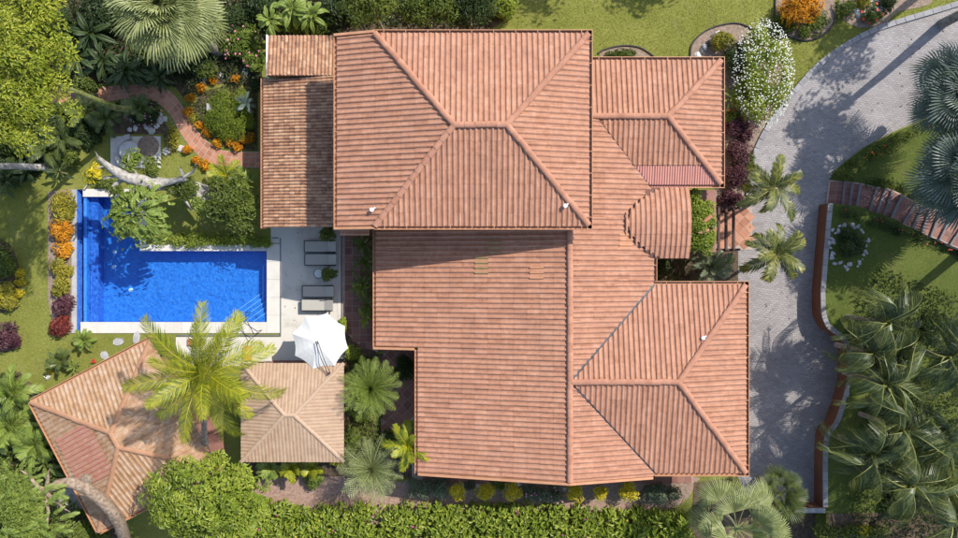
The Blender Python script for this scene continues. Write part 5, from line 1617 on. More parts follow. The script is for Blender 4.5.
# dead-looking grey tree by the pool
gt = thing('bare_tree', 'thick pale grey bare tree leaning over the pool corner', 'tree', W(208, 192, 0))
def bl(pts): return [W(a, b, z) for a, b, z in pts]
mb = MB()
mb.tube(bl([(209, 193, -.1), (205, 192, .3), (196, 189, .9), (180, 186, 1.5), (160, 184, 2.1), (148, 183, 2.5), (134, 180, 2.9), (122, 176, 3.3), (110, 168, 3.7), (97, 158, 4.2)]), [.48, .38, .36, .30, .36, .44, .33, .30, .20, .07], 12)
mb.tube(bl([(150, 183, 2.5), (138, 190, 2.6), (130, 196, 2.7), (124, 206, 2.8)]), [.30, .24, .19, .10], 9)
mb.tube(bl([(158, 184, 2.2), (172, 182, 2.5), (184, 178, 2.8), (180, 168, 3.0)]), [.28, .2, .16, .07], 9)
mb.tube(bl([(184, 187, 1.4), (196, 194, 1.6), (205, 202, 1.7)]), [.26, .2, .1], 9)
mb.tube(bl([(112, 169, 3.7), (104, 166, 3.9), (92, 170, 4.1)]), [.10, .06, .02], 7)
mb.tube(bl([(108, 167, 3.7), (100, 162, 4.0), (96, 152, 4.3)]), [.09, .05, .02], 7)
mb.tube(bl([(120, 175, 3.3), (104, 178, 3.5), (90, 182, 3.7), (84, 190, 3.8)]), [.07, .045, .03, .015], 7)
mb.tube(bl([(166, 185, 2.0), (174, 194, 2.2), (186, 201, 2.3), (192, 210, 2.4)]), [.2, .14, .09, .03], 8)
mb.tube(bl([(140, 181, 2.7), (134, 172, 3.0), (128, 160, 3.3), (130, 150, 3.5)]), [.16, .10, .06, .02], 8)
mb.tube(bl([(126, 177, 3.1), (116, 184, 3.2), (108, 192, 3.3)]), [.12, .08, .03], 8)
mb.tube(bl([(182, 178, 2.8), (192, 172, 3.0), (196, 164, 3.1)]), [.09, .06, .02], 8)
mb.v = [tuple(c + random.uniform(-.055, .055) for c in v) for v in mb.v]
mb.build('trunk', M['pale_bark'], gt, smooth=True, world=True)
def tuft(parent, px, py, z, rpx, mat, n, leaf, nm='foliage'):
    c = W(px, py, z); r = rpx * MPP(z)
    cv, _ = crown(c - parent.location, (r, r, r * .6), 6, n, leaf, cl=.5)
    ob(nm, cat_mesh(nm, [cv]), M[mat], parent)
tuft(gt, 94, 173, 4.0, 11, 'leaf_yellow', 90, (.26, .13)); tuft(gt, 92, 178, 3.9, 9, 'leaf_yellowgreen', 90, (.24, .12))
tuft(gt, 180, 190, 2.3, 16, 'leaf_green', 700, (.2, .09)); tuft(gt, 196, 203, 2.2, 10, 'leaf_fresh', 260, (.2, .09)); tuft(gt, 112, 190, 3.2, 8, 'leaf_green', 160, (.2, .09)); tuft(gt, 135, 163, 3.0, 13, 'leaf_fresh', 420, (.24, .09)); tuft(gt, 150, 167, 2.7, 11, 'leaf_green', 360, (.24, .09))
# round plumeria over the pool
t = tree(139, 214, 33, 3.0, 'leaf_fresh', 'round glossy-leaved tree overhanging the pool corner', base=(147, 222), nclump=18, nleaf=300, leaf=(.3, .14), rz=.85, trunk='pale_bark', tr=.09, cl=.4)
lm = [big_leaf_mesh('leaf', .14, .62, .30, .35, 10, .38), big_leaf_mesh('leaf', .16, .72, .32, .5, 10, .38)]
cc = W(139, 214, 3.0) - t.location
for k in range(190):
    d = unit(1)[0]; d[2] = abs(d[2])
    p = cc + Vector((d[0] * 1.25, d[1] * 1.35, d[2] * .75 - .1)) * random.uniform(.45, 1.0)
    R = Matrix.Rotation(math.atan2(d[1], d[0]) + random.uniform(-.7, .7), 4, 'Z') @ Matrix.Rotation(math.radians(random.uniform(-25, 25) + (1 - d[2]) * 20), 4, 'Y') @ Matrix.Rotation(random.uniform(-.3, .3), 4, 'X')
    o = ob('leaf', lm[k % 2], M['leaf_fresh'], t); o.matrix_local = Matrix.Translation(p) @ R @ Matrix.Scale(random.uniform(.7, 1.05), 4)
tree(230, 203, 28, 1.7, 'leaf_green', 'bushy green tree between the pool hedge and the clay roof', nclump=26, nleaf=2600, leaf=(.2, .09), rz=.9, tr=.08, ry=32)
feather_palm(226, 176, 1.0, 1.3, 9, 'leaf_palm', 'small pale feathery palm on the lawn below the path', 'small_palm', (60, 0), .42, .04, .4, .3, 60, 24, .06)
feather_palm(243, 181, .6, .9, 9, 'leaf_fresh', 'small palm beside the clay roof eave', 'small_palm', (60, 0), .3, .04, .4, .3, 60, 20, .05)
shrub(107, 184, 16, .5, 'leaf_green', 'low green planting behind the pool end', n=700, leaf=(.14, .06), ry=5)
hedge([(158, 240), (210, 240.5), (271, 240)], 12, .55, 'leaf_lime', 'clipped bright green hedge along the pool edge', 4200, (.11, .05))
# croton column beside the trough
shrub(61, 206, 12, .8, 'leaf_croton', 'dark mottled croton at the top of the row beside the pool', 'croton', n=900, leaf=(.2, .07), ry=17)
shrub(61, 231, 12, .75, 'leaf_orange', 'orange croton bush in the row beside the pool, upper of two', 'croton', n=700, leaf=(.2, .08), ry=10)
shrub(62, 250, 10, .7, 'leaf_orange', 'orange croton bush in the row beside the pool, lower of two', 'croton', n=550, leaf=(.2, .08), ry=8)
shrub(61, 268, 11, .75, 'leaf_croton', 'yellow-green croton below the orange ones beside the pool', 'croton', n=800, leaf=(.18, .07), ry=11)
shrub(61, 287, 10, .75, 'leaf_croton', 'yellow-green croton above the dark red one beside the pool', 'croton', n=700, leaf=(.18, .07), ry=10)
shrub(62, 306, 10, .75, 'leaf_purple', 'dark purple croton in the row beside the pool', 'croton', n=650, leaf=(.2, .08), ry=10)
shrub(60, 326, 11, .7, 'leaf_red', 'dark red croton at the bottom of the row beside the pool', 'croton', n=700, leaf=(.2, .08), ry=10)
shrub(2, 262, 13, 1.0, 'leaf_green', 'green shrub in the round bed on the west lawn', n=1300, leaf=(.2, .09), ry=20, extra=[('blossom', 'petal_magenta', 10, .06)])
shrub(2, 296, 14, 1.0, 'leaf_croton', 'yellow-green shrub at the bottom of the round west bed', n=1100, leaf=(.2, .09), ry=14)
for (a, b) in ((19, 272), (20, 282), (18, 293)):
    shrub(a, b, 5, .35, 'leaf_yellow', 'small yellow-leaved bush on the rim of the round west bed', n=200, leaf=(.12, .06), group='small yellow bushes in the west bed')
shrub(8, 337, 13, .8, 'leaf_purple', 'dark purple shrub on the west lawn', n=900, leaf=(.18, .08), ry=13)
feather_palm(85, 340, .45, .75, 12, 'leaf_fresh', 'small bushy palm at the pool corner', 'small_palm', (70, 0), .26, .04, .4, .3, 60, 18, .05)
feather_palm(61, 361, .5, .85, 12, 'leaf_palmdark', 'dark young palm on the lawn by the pavilion eave', 'small_palm', (70, 0), .3, .05, .4, .3, 60, 18, .05)
leafy(76, 366, .3, .15, .5, .1, 12, 'leaf_fresh', 'spiky green plant at the pavilion eave', 'spiky_plant', (75, 10), .2)
for a, b, mt, lab in ((46, 377, 'petal_white', 'tiny white flower clump on the lawn by the tan pavilion'), (49, 372, 'leaf_yellow', 'tiny yellow flower clump on the lawn by the tan pavilion'), (94, 362, 'petal_red', 'tiny red flower clump by the pavilion eave')):
    shrub(a, b, 2.6, .25, mt, lab, 'flower_clump', n=50, leaf=(.09, .05), cat='flowers', nclump=5)

# ---------- south-west corner
tree(4, 516, 58, 6.0, 'leaf_fresh', 'feathery bright tree on a curved trunk arching over the pavilion', base=(127, 552), nclump=90, nleaf=7000, leaf=(.17, .04), cl=.16, trunk='brown_bark', tr=.05, rz=1.2)
lt = bpy.data.objects['tree'] if False else None
cur = [o for o in col.objects if o.get('label', '').startswith('feathery bright tree')][0]
for ch in list(cur.children):
    if ch.name.startswith('trunk'): bpy.data.objects.remove(ch)
mb = MB()
mb.tube(bl([(128, 552, -.1), (126, 545, .8), (124, 536, 2.0), (119, 522, 3.2), (112, 511, 3.9), (100, 499, 4.4), (86, 488, 4.8), (70, 482, 5.1), (58, 484, 5.3), (44, 492, 5.6)]), [.34, .32, .3, .29, .29, .28, .27, .28, .25, .14], 12)
for (a, b, z) in ((20, 470, 6.2), (10, 520, 6.0), (48, 530, 6.0), (30, 500, 6.4), (70, 512, 5.9), (52, 466, 6.0)):
    mb.tube(limb_pts(W(46, 491, 5.6), W(a, b, z), .1, 4, .05), [.12, .1, .07, .05, .02], 6)
mb.v = [tuple(c + random.uniform(-.03, .03) for c in v) for v in mb.v]
mb.build('trunk', M['brown_bark'], cur, smooth=True, world=True)
tf = [frond_mesh('frond', .85, (10, -35), 18, .20, .03, .15, .4, rach=.010), frond_mesh('frond', .95, (5, -45), 20, .22, .03, .15, .5, rach=.010)]
cc = W(4, 518, 6.1) - cur.location
for k in range(280):
    d = unit(1)[0]; d[2] = abs(d[2])
    p = cc + Vector((d[0] * 2.7, d[1] * 2.4, d[2] * .9 - .1)) * random.uniform(.15, 1.0) ** .6
    R = Matrix.Rotation(math.atan2(d[1], d[0]) + random.uniform(-1.0, 1.0), 4, 'Z') @ Matrix.Rotation(math.radians(random.uniform(-25, 20)), 4, 'Y') @ Matrix.Rotation(random.uniform(-.3, .3), 4, 'X')
    o = ob('frond', tf[k % 2], M['leaf_fresh'], cur); o.matrix_local = Matrix.Translation(p) @ R @ Matrix.Scale(random.uniform(.7, 1.1), 4)
m_ = MB(); q = W(85, 481, 3.1); m_.lathe([(.30, 0), (.36, .10), (.34, .2), (.22, .22)], (0, 0, 0), 14); o = m_.build('hanging_basket', M['brown_bark'])
zz = pAD.z(q.x, q.y); o.location = (q.x, q.y, zz + .06); tag(o, 'round pale basket lying on the tan pavilion roof', 'basket')
for (a, b, L, lab) in ((14, 392, 1.7, 'bright feathery palm left of the tan pavilion, the northern one'), (12, 425, 1.8, 'bright feathery palm left of the tan pavilion, below the first'), (36, 445, 1.3, 'feathery palm between the tan pavilion and the arching tree')):
    feather_palm(a, b, 1.3, L, 15, 'leaf_fresh', lab, 'small_palm', (75, -10), .5, .05, .5, .3, 70, 26, .07)
leafy(22, 405, .8, .4, .9, .26, 14, 'leaf_dark', 'dark broad-leaved plant left of the tan pavilion', 'broadleaf_plant', (70, 0), .4)
leafy(46, 462, .6, .4, .8, .26, 14, 'leaf_green', 'broad-leaved plant under the arching trunk', 'broadleaf_plant', (70, 0), .4)
shrub(84, 534, 22, 1.2, 'leaf_green', 'green shrub below the corner of the tan pavilion', n=1800, leaf=(.22, .1), ry=14)
tree(206, 500, 62, 4.6, 'leaf_lime', 'wide bright lime-green tree between the two pavilions and the hedge', base=(230, 480), nclump=150, nleaf=10000, leaf=(.25, .095), rz=1.5, tr=.14, ry=46, cl=.14)
coc = feather_palm(206, 372, 6.2, 3.8, 25, 'leaf_palm', 'tall coconut palm with yellow-green fronds between the pool and both pavilions', 'coconut_palm', (72, -30), .85, .038, .7, .3, 70, 54, .15, base=(214, 460), start=.4, rach=.035)

# ---------- south side
feather_palm(371, 388, 2.3, 1.75, 64, 'leaf_fresh', 'round full palm in front of the square pavilion corner', 'round_palm', (78, -12), .42, .032, .25, .35, 30, 15, .1, jit=6)
feather_palm(372, 468, 2.4, 1.85, 56, 'leaf_silver', 'round greyish palm beside the gravel path', 'round_palm', (78, -14), .44, .030, .25, .35, 34, 15, .1, jit=6)
feather_palm(408, 446, 2.8, 1.45, 11, 'leaf_palm', 'slim yellow-green palm at the eave of the main roof', 'small_palm', (65, -15), .42, .06, .5, .3, 60, 22, .07)
for a, b, r, ry, lab in ((360, 412, 14, 10, 'lime shrub between the two round palms'), (352, 440, 8, 14, 'green shrub beside the square pavilion east eave'), (352, 352, 9, 8, 'lime shrub below the end of the tiled walk'), (343, 326, 5, 8, 'small lime shrub between parasol and tiled walk')):
    shrub(a, b, r, .8, 'leaf_lime' if 'lime' in lab else 'leaf_green', lab, n=700, leaf=(.15, .07), ry=ry)
shrub(404, 368, 11, .9, 'leaf_dark', 'dark shrub in the notch of the main roof', n=1300, leaf=(.15, .07), ry=14)
shrub(385, 444, 10, .9, 'leaf_green', 'green shrub between the greyish palm and the main roof', n=900, leaf=(.15, .07), ry=12)
leafy(404, 456, .5, .2, .6, .14, 12, 'leaf_dark', 'dark strappy plant under the slim yellow-green palm', 'strappy_plant', (70, 0), .4)
for a, b, lab, mt in ((270, 466, 'leftmost feathery plant under the south eave of the square pavilion', 'leaf_fresh'), (292, 468, 'yellowish feathery plant at the middle of the square pavilion south eave', 'leaf_palm'), (311, 467, 'feathery plant near the south-east corner of the square pavilion', 'leaf_palm')):
    feather_palm(a, b, .9, .8, 11, mt, lab, 'small_palm', (60, -5), .34, .06, .5, .3, 60, 18, .05)
shrub(312, 480, 11, .8, 'leaf_fresh', 'fine-leaved round shrub standing in the gravel path', n=900, leaf=(.16, .05), ry=9)
shrub(336, 461, 7, .8, 'leaf_croton', 'yellowish shrub at the south-east corner of the square pavilion', n=400, leaf=(.15, .07), ry=6)
# potted plants on the patio, shrubs of the tiled walk
def pot(px, py, rpx, label):
    q = W(px, py, .6); r = rpx * MPP(.6)
    t = thing('potted_plant', label, 'potted plant', (q.x, q.y, .012))
    m_ = MB(); m_.lathe([(.17, 0), (.24, .38), (.26, .42), (.22, .42), (.20, .36)], (0, 0, 0), 14); m_.build('pot', M['terracotta_dark'], t)
    cv, _ = crown((0, 0, .75), (r, r, .42), 9, 420, (.16, .075), cl=.45); ob('foliage', cat_mesh('foliage', [cv]), M['leaf_green'], t)
    m_ = MB(); m_.tube([(0, 0, .3), (.02, 0, .7)], .03, 6); m_.build('stem', M['bark'], t)
pot(330, 274.5, 8, 'potted green plant beside the round side table'); pot(328, 233, 9, 'potted green plant under the tall roof corner by the loungers')
for (a, b, s, lab) in ((364, 244, .9, 'dark strappy plant at the top of the tiled walk'), (367, 262, 1.0, 'dark strappy plant midway along the tiled walk, upper'), (364, 284, 1.0, 'dark strappy plant midway along the tiled walk, lower'), (368, 305, .9, 'dark strappy plant near the bottom of the tiled walk')):
    leafy(a, b, .5, .2, .85 * s, .16 * s, 20, 'leaf_green', lab, 'strappy_plant', (75, -5), .4)
leafy(360, 289, .6, .15, .45, .18, 8, 'leaf_yellowgreen', 'small yellow-green plant leaning over the tiled walk', 'broadleaf_plant', (60, 0), .3)
leafy(366, 318, .5, .15, .5, .2, 10, 'leaf_yellowgreen', 'lime broad-leaved plant near the lower end of the tiled walk', 'broadleaf_plant', (60, 0), .3)
# hedge along the bottom of the garden and bushes along the south wall
hedge([(236, 520), (300, 527), (360, 527), (440, 526), (520, 527), (600, 529), (690, 534)], 40, 1.1, 'leaf_lime', 'long lime-green flowering hedge along the gravel path', 14000, (.29, .13), extra=[('blossom', 'petal_magenta', 16, .07), ('blossom', 'leaf_yellow', 8, .07)])
shrub(244, 508, 26, 1.2, 'leaf_lime', 'bright bush where the hedge meets the lime-green tree', n=1800, leaf=(.22, .1), ry=14)
hedge([(240, 548), (400, 550), (560, 551), (690, 552)], 24, 1.0, 'leaf_green', 'green hedge behind the flowering one', 5000, (.22, .1))
for a, lab in ((456, 'westmost of its row, by the corner hedge'), (484, 'second of its row along the south wall'), (512, 'just left of the low green hedge'), (575, 'right of the ridge end'), (601, 'smallest of its row'), (628, 'left of the last green hedge')):
    shrub(a, 491 + (a > 560) * 1.5, 9 if a != 601 else 7, 1.75, 'leaf_yellow', 'round golden yellow bush, ' + lab, 'golden_bush', n=900, leaf=(.11, .055), nclump=14)
hedge([(408, 489), (444, 490)], 15, 1.15, 'leaf_grey', 'low grey-green hedge at the south-west house corner', 1900, (.12, .05))
hedge([(524, 494), (560, 494)], 16, 1.15, 'leaf_grey', 'low grey-green hedge between the third and fourth golden bushes', 1900, (.12, .05), extra=[('blossom', 'petal_pink', 14, .05)])
hedge([(640, 495), (678, 495)], 17, 1.15, 'leaf_grey', 'low grey-green hedge at the east end of the gravel path', 2000, (.12, .05))
shrub(470, 486, 6, .4, 'leaf_grey', 'small silvery shrub between the first two golden bushes', n=300, leaf=(.1, .05), ry=5)
shrub(498, 486, 8, .4, 'leaf_fresh', 'small green creeper between the second and third golden bushes', n=300, leaf=(.12, .06), ry=5)
# palms at the bottom right
fan_palm(737, 528, 4.2, 1.6, 1.15, 22, 'leaf_silver', 'big pale fan palm below the east wing roof', tilt=(72, -25), tr=.2, span=180, droop=.42, nseg=30, split=.55)
fan_palm(779, 493, 2.6, .75, .8, 15, 'leaf_palmdark', 'dark fan palm at the end of the drive', tilt=(70, -15), tr=.12, span=170, droop=.3, nseg=22, split=.35)

# ---------- east side
for (a, b, z, bs, lab) in ((773, 187, 3.8, (762, 196), 'glossy palm with broad drooping fronds beside the purple shrubs'), (776, 254, 3.9, (752, 262), 'glossy palm with broad drooping fronds by the pergola')):
    t, lc = palm_base(a, b, z, lab, 'manila_palm', 'pale_bark', .10, 0, bs)
    ms = [frond_mesh('frond', 1.95 * f, (10, -75 * g), 18, .5, .088, .25, .7, rach=.03) for f, g in ((.8, .7), (1, .95), (1, 1.2))]
    rosette(t, lc, ms, 'leaf_manila', 14 if b > 220 else 12, 'frond', (60, -25), 1.0 if b > 220 else 2.0, 8, (.9, 1.12))
# vine over the entrance roof
hedge([(700, 192), (702, 225), (702, 250)], 26, .6, 'leaf_lime', 'thick yellow-green creeper covering the entrance roof edge', 6500, (.14, .07), name='creeper', basez=3.0, cat='creeper')
mb = MB(); a = W(689, 190, 3.0); b = W(716, 252, 3.0); mb.box(((a.x + b.x) / 2, (a.y + b.y) / 2, 2.96), (b.x - a.x, a.y - b.y, .1)); tr_ = mb.build('entrance_canopy', M['terracotta_dark'], house, world=True)
mb = MB()
for x in (a.x + .2, b.x - .2):
    for y in (a.y - .2, b.y + .2): mb.box((x, y, 1.455), (.15, .15, 2.91))
mb.build('canopy_post', M['ochre_wall'], house, world=True)
for k, (px, py, rz) in enumerate(((702, 221, -.9), (698, 231, -1.3))):
    V, Q = tile_geo(.2, .55, .07, .0, BARREL); q = W(px, py, 3.62)
    o = ob('loose_roof_tile', np_mesh('loose_roof_tile', V, Q), M['terracotta'], loc=(q.x, q.y, 3.56), rot=(.05, .05, rz)); tag(o, 'loose clay tile lying in the yellow-green creeper', 'roof tile', 'loose tiles in the creeper')
feather_palm(711, 266, 1.4, 1.25, 26, 'leaf_grey', 'grey-green cycad between the creeper and the east wing', 'cycad', (75, -10), .28, .03, .2, .35, 45, 30, .12, cat='cycad')
shrub(664, 268, 8, .8, 'leaf_dark', 'dark shrub in the tiny courtyard of the house', n=600, leaf=(.15, .07), ry=9)
shrub(727, 262, 8, .6, 'leaf_dark', 'dark shrub under the pergola palm', n=500, leaf=(.15, .07), ry=8)
# shrubs along the wing
shrub(762, 74, 26, 2.0, 'leaf_lime', 'big bush covered in white blossom beside the drive', 'flowering_bush', n=7500, leaf=(.17, .07), ry=46, nclump=60, cl=.22, extra=[('blossom', 'petal_white', 1000, .04)])
shrub(737, 60, 12, 1.3, 'leaf_dark', 'dark bush between the white blossom and the wing roof', n=1300, leaf=(.17, .07), ry=18)
shrub(722, 42, 12, .9, 'leaf_croton', 'olive green shrub ringed by rocks at the wing corner', n=900, leaf=(.17, .07), ry=10)
leafy(731, 98, .5, .2, .75, .12, 14, 'leaf_fresh', 'green strappy plant with red flowers by the wing eave', 'strappy_plant', (75, 0), .35)
shrub(732, 117, 8, .8, 'leaf_green', 'green shrub below the strappy plant at the wing eave', n=500, leaf=(.2, .07), ry=8, extra=[('blossom', 'petal_red', 6, .07)])
for a, b, r, ry, lab in ((738, 130, 14, 14, 'purple-leaved shrub under the white blossom bush'), (741, 153, 13, 14, 'purple-leaved shrub midway along the wing eave'), (738, 176, 13, 15, 'purple-leaved shrub near the entrance pergola'), (732, 200, 12, 9, 'dark purple shrub above the pergola')):
    shrub(a, b, r, .9, 'leaf_purple', lab, n=1300, leaf=(.17, .07), ry=ry)
hedge([(751, 150), (747, 178), (745, 200)], 6, .3, 'leaf_green', 'thin green border along the kerb below the blossom bush', 900, (.1, .05))
shrub(801, 8, 20, 1.7, 'leaf_orange', 'bright orange bush in the round lawn bed', 'orange_bush', n=2400, leaf=(.17, .08), ry=15, nclump=30)
hedge([(780, 14), (786, 26), (800, 32), (814, 28), (824, 16)], 13, .6, 'leaf_green', 'dark green skirt of plants round the orange bush', 2200, (.14, .06))
for a, b, lab, mt, e in ((845, 8, 'green bush at the west end of the rockery', 'leaf_green', None), (872, 14, 'bush with red flowers in the rockery', 'leaf_green', [('blossom', 'petal_red', 8, .1)]), (864, -2, 'yellow-green bush at the top of the rockery', 'leaf_croton', None), (888, 2, 'dark bush at the east end of the rockery', 'leaf_dark', None)):
    shrub(a, b, 10, .7, mt, lab, n=700, leaf=(.14, .06), extra=e)
# low bed beside the tall roof
shrub(622, 54, 16, .4, 'leaf_green', 'low green planting against the wing north eave', n=700, leaf=(.15, .07), ry=5)
# hedges by the stairs
hedge([(840, 172), (860, 160), (890, 143), (925, 127), (958, 108)], 9, .45, 'leaf_green', 'low clipped hedge along the inner edge of the drive', 2600, (.09, .045), zf=terr_n, basez=0.2, extra=[('blossom', 'petal_red', 10, .05)])
hedge([(840, 174), (868, 178), (895, 183), (918, 195), (945, 205), (975, 218)], 9, .4, 'leaf_green', 'low clipped hedge above the tiled stairs', 2600, (.09, .045), zf=terr_n, basez=0.6)
hedge([(828, 211), (845, 211), (866, 219), (890, 225), (915, 236), (945, 249), (985, 262)], 10, .45, 'leaf_dark', 'low clipped hedge below the tiled stairs', 3600, (.09, .045), basez=1.05, extra=[('blossom', 'petal_red', 20, .05)])
shrub(850, 243, 15, 1.0, 'leaf_dark', 'dark bush in a ring of pale rocks below the stairs', n=1500, leaf=(.16, .07), ry=14, basez=1.0)
for (a, b, z, bz, lab) in ((962, 92, 4.6, 1.6, 'big blue-green fan palm at the inner bend of the drive'), (968, 178, 4.8, 1.9, 'big blue-green fan palm spreading over the top of the stairs')):
    fan_palm(a, b, z, 1.3, 1.5, 38, 'leaf_blue', lab, tilt=(75, -30), tr=.22, span=220, droop=.32, nseg=34, split=.4, basez=bz, cup=.5, roll=25)
# row of bent palms
BP = [(886, 322, 4.4, 'bent palm nearest the dark bush and the stairs'), (886, 384, 4.6, 'bent palm reaching over the bulge of the retaining wall'), (903, 430, 4.7, 'bent palm above the straight end of the wall'), (908, 484, 4.7, 'bent palm at the south end of the raised garden'), (950, 356, 4.8, 'bent palm behind the first ones, towards the east'), (950, 520, 4.6, 'bent palm beside the southern hedge'), (870, 352, 4.0, 'shorter bent palm leaning out over the drive'), (872, 452, 4.0, 'shorter bent palm beside the straight wall'), (940, 440, 4.6, 'bent palm in the thick of the row, towards the east')]
for k, (a, b, z, lab) in enumerate(BP):
    feather_palm(a, b, z, 3.1, 20, 'leaf_bent', lab, 'bent_palm', (70, 5), .58, .036, 2.0, -1.0, 120, 36, .12, basez=1.0, sc=(.75, 1.1), jit=26, side=2.1, rach=.055, roll=65)
for a, b, lab in ((868, 335, 'undergrowth bush beneath the bent palms, by the wall bulge'), (895, 355, 'undergrowth bush between the first bent palms'), (880, 405, 'undergrowth bush in the middle of the bent palms'), (890, 455, 'undergrowth bush near the straight end of the wall'), (925, 470, 'undergrowth bush behind the southern bent palms'), (935, 330, 'undergrowth bush east of the lawn'), (900, 500, 'undergrowth bush at the south of the raised garden')):
    shrub(a, b, 17, .8, 'leaf_dark', lab, n=1500, leaf=(.22, .08), basez=1.0)
hedge([(818, 534), (850, 534), (885, 533)], 14, .6, 'leaf_green', 'low green and yellow border below the drive end', 1500, (.14, .07), basez=1.05)
shrub(862, 532, 9, .5, 'leaf_yellow', 'yellow bush in the border below the drive end', n=400, leaf=(.11, .055), ry=6, basez=1.08)

# ---------- north side
for (a, b, pet, L, Wd, n, lab) in ((292, 10, .4, 1.0, .42, 15, 'big-leaved bright green plant behind the clay roof'), (312, 16, .35, .9, .36, 14, 'big-leaved green plant between the clay roof and the tall roof'), (270, 20, .35, .9, .36, 12, 'big-leaved green plant left of the clay roof top')):
    leafy(a, b, 1.9, pet, L * .8, Wd * .8, n + 8, 'leaf_fresh', lab, 'broadleaf_plant', (70, -25), .5)
shrub(300, 22, 26, 1.6, 'leaf_green', 'leafy shrub along the north end of the clay roof', n=2200, leaf=(.2, .09), ry=13)
shrub(243, 46, 18, 1.3, 'leaf_fresh', 'pink flowering oleander beside the clay roof', 'oleander', n=2000, leaf=(.24, .06), ry=20, extra=[('blossom', 'petal_pink', 26, .07)])
shrub(256, 84, 8, .5, 'leaf_dark', 'dark low shrub beside the clay roof gutter', n=400, leaf=(.15, .07), ry=8)
shrub(265, 5, 22, 1.5, 'leaf_dark', 'dark shrub above the pink oleander', n=1800, leaf=(.2, .09), ry=16)
shrub(340, 8, 18, 1.7, 'leaf_dark', 'dark shrub behind the corner of the tall roof', n=1700, leaf=(.2, .09), ry=16)
tree(372, 4, 30, 3.6, 'leaf_green', 'feathery green tree right behind the tall roof hip', nclump=34, nleaf=4200, leaf=(.2, .06), rz=1.2, tr=.1, ry=26)
tree(425, 0, 34, 3.6, 'leaf_green', 'green tree behind the middle of the tall roof', nclump=34, nleaf=4200, leaf=(.2, .08), rz=1.2, tr=.1, ry=24)
tree(470, 6, 28, 3.0, 'leaf_dark', 'dark green tree beside the north lawn', nclump=30, nleaf=3600, leaf=(.18, .07), rz=1.1, tr=.1, ry=22)
shrub(505, 6, 14, 1.4, 'leaf_lime', 'lime shrub at the edge of the north lawn', n=1400, leaf=(.18, .07), ry=13)
# trees beyond the frame whose shade falls on the lawn and drive
for k, (x, y, z, r, lab) in enumerate(((9.0, 21.5, 7.5, 2.6, 'broad tree standing north of the lawn, behind the tall roof'), (15.5, 21.6, 7.5, 2.4, 'broad tree standing north of the lawn, nearer the drive'),
                                       (28.5, 18.5, 9.0, 2.6, 'tall tree beyond the bend of the drive'), (26.8, 14.2, 9.0, 2.2, 'tall slim tree just inside the bend of the drive'), (28.0, 7.0, 10.5, 2.6, 'tall tree east of the fan palms'), (27.6, 1.6, 10.5, 2.7, 'tall tree east of the stairs'),
                                       (27.8, -3.4, 10.5, 2.7, 'tall tree east of the bent palms'))):
    t = thing('tree', lab, 'tree', (x, y, -.05 if y > 14 else 1.3 if y < 5 else 2.0)); zz = t.location.z
    cv, C = crown((0, 0, z - zz), (r, r, r * .6), 36, 1250, (.30, .14), cl=.24)
    ob('crown', cat_mesh('crown', [cv]), M['leaf_green'], t)
    mb = MB(); mb.tube([(0, 0, -.1), (.1, 0, (z - zz) * .5), (0, 0, z - zz - .5)], [.3, .22, .15], 9)
    for q in C[:10]: mb.tube(limb_pts((0, 0, z - zz - 1.2), [float(v) for v in q], .1, 4), [.12, .1, .07, .05, .02], 6)
    mb.build('trunk', M['bark'], t, smooth=True)

# ------------------------------------------------------------------ ground cover and grass nobody could count
def scatter(name, pts, n, mat, leaf, hmax, label, cat, avoid=(), zf=None, upn=.8):
    poly = [XY(*p) for p in pts]
    av = [[XY(*p) for p in a] for a in avoid]
    xs = [p[0] for p in poly]; ys = [p[1] for p in poly]
    P = []
    while len(P) < n:
        x, y = random.uniform(min(xs), max(xs)), random.uniform(min(ys), max(ys))
        if inpoly(x, y, poly) and not any(inpoly(x, y, a) for a in av): P.append((x, y))
    P = np.array(P)
    patch_ = (.5 + .5 * np.sin(P[:, 0] * 2.1 + 1.3 * np.sin(P[:, 1] * 1.7)) * np.cos(P[:, 1] * 2.4 + np.sin(P[:, 0]))) if name != 'grass' else RNG.random(n)
    z = RNG.uniform(.03, 1, n) * hmax * (.35 + .65 * patch_)
    if zf: z = z + np.array([zf(a, b) for a, b in P])
    P3 = np.concatenate([P, z[:, None]], 1)
    N = nrm(np.array([0, 0, upn]) + unit(n) * .6)
    V, Q, r = leaf_arrays(P3, N, unit(n), leaf[0] * RNG.uniform(.6, 1.3, n), leaf[1] * RNG.uniform(.7, 1.2, n), .25, .25, .35 * patch_ + .65 * RNG.random(n))
    return tag(ob(name, np_mesh(name, V, Q, r), M[mat]), label, cat, kind='stuff')
PATHA = PT + PB[::-1]
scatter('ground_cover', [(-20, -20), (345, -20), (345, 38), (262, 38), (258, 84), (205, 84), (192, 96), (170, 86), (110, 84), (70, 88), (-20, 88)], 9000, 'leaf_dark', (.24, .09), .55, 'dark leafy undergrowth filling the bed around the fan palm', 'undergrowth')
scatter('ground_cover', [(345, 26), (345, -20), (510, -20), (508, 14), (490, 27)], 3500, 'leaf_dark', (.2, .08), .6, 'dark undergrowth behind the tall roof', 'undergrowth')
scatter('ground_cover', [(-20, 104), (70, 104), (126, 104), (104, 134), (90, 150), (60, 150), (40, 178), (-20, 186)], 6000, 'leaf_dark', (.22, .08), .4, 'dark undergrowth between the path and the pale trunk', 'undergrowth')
scatter('ground_cover', [(195, 120), (204, 92), (230, 86), (257, 92), (257, 149), (235, 148), (214, 140)], 2200, 'leaf_green', (.14, .05), .3, 'low green planting around the juniper mound', 'undergrowth')
scatter('ground_cover', [(-20, 375), (18, 374), (30, 402), (60, 460), (95, 530), (100, 545), (-20, 545)], 6000, 'leaf_green', (.24, .09), .6, 'green undergrowth at the back of the turned pavilion', 'undergrowth')
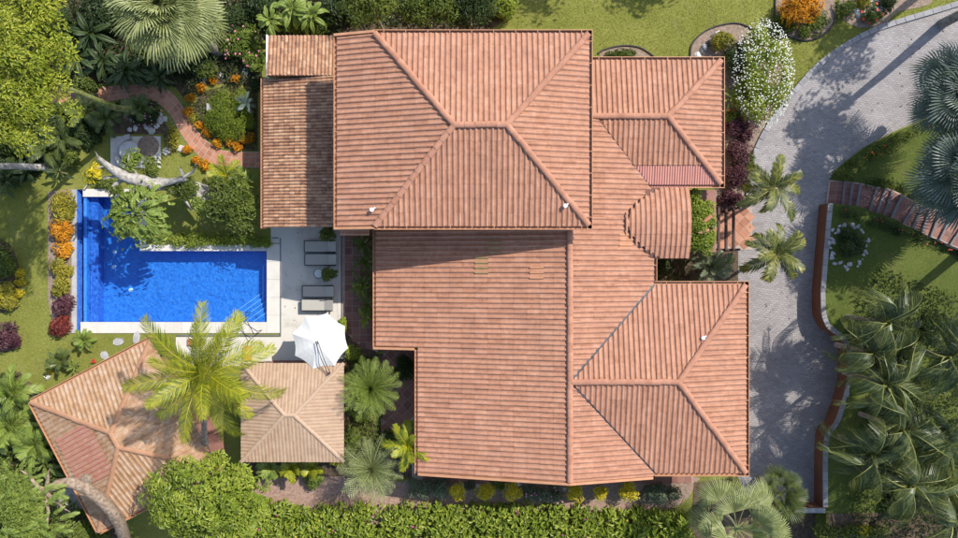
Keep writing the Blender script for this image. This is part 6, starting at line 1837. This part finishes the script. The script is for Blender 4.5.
scatter('ground_cover', [(345, 356), (376, 356), (384, 380), (380, 470), (346, 472), (346, 420)], 2600, 'leaf_green', (.16, .07), .5, 'green undergrowth around the two round palms', 'undergrowth')
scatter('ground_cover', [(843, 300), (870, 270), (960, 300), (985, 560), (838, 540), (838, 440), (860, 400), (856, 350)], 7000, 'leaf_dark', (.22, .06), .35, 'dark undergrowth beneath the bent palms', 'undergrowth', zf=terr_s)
scatter('ground_cover', [(656, 210), (690, 260), (690, 290), (656, 290)], 500, 'leaf_dark', (.16, .07), .4, 'dark plants in the tiny house courtyard', 'undergrowth')
NL = [(505, -12), (985, -12), (944, 8), (895, 21), (830, 54), (800, 82), (783, 104), (760, 108), (785, 60), (745, 24), (700, 28), (690, 56), (594, 56), (594, 28), (500, 27)]
BEDA = smooth_line([(776, -14), (775, 20), (785, 34), (803, 41), (822, 36), (834, 22), (836, 4), (826, -14)], 3); BEDB = smooth_line([(842, -10), (838, 10), (846, 22), (862, 28), (884, 24), (898, 12), (930, 4), (935, -14)], 3)
scatter('grass', NL, 30000, 'grass_blade', (.07, .018), .02, 'short sunlit grass of the north lawn', 'grass', (BEDA, BEDB), upn=.7)
scatter('grass', [(-20, 188), (48, 190), (50, 330), (74, 336), (176, 338), (150, 345), (36, 400), (-20, 372)], 26000, 'grass_blade', (.07, .018), .02, 'short dappled grass of the west lawn', 'grass', upn=.7)
scatter('grass', [(112, 170), (176, 150), (188, 150), (202, 162), (258, 170), (258, 236), (160, 236), (145, 200), (75, 190), (75, 165)], 9000, 'grass_blade', (.07, .018), .02, 'short grass between the pool and the tiled path', 'grass', upn=.7)

# fallen leaves
scatter('fallen_leaves', [(284, 232), (336, 232), (336, 330), (284, 330)], 60, 'leaf_dry', (.10, .05), .001, 'fallen leaves scattered over the patio', 'fallen leaves', zf=lambda a, b: .03)
scatter('fallen_leaves', [(760, 150), (830, 75), (945, 20), (950, 95), (838, 165), (828, 205), (812, 310), (835, 360), (814, 440), (812, 500), (756, 500), (756, 300), (750, 215)], 320, 'leaf_dry', (.13, .06), .001, 'fallen leaves scattered over the drive', 'fallen leaves', zf=lambda a, b: .014)
scatter('fallen_leaves', [(262, 478), (420, 482), (640, 486), (650, 515), (440, 522), (330, 518)], 260, 'leaf_dry', (.11, .05), .001, 'fallen leaves scattered over the gravel path', 'fallen leaves', zf=lambda a, b: .022)
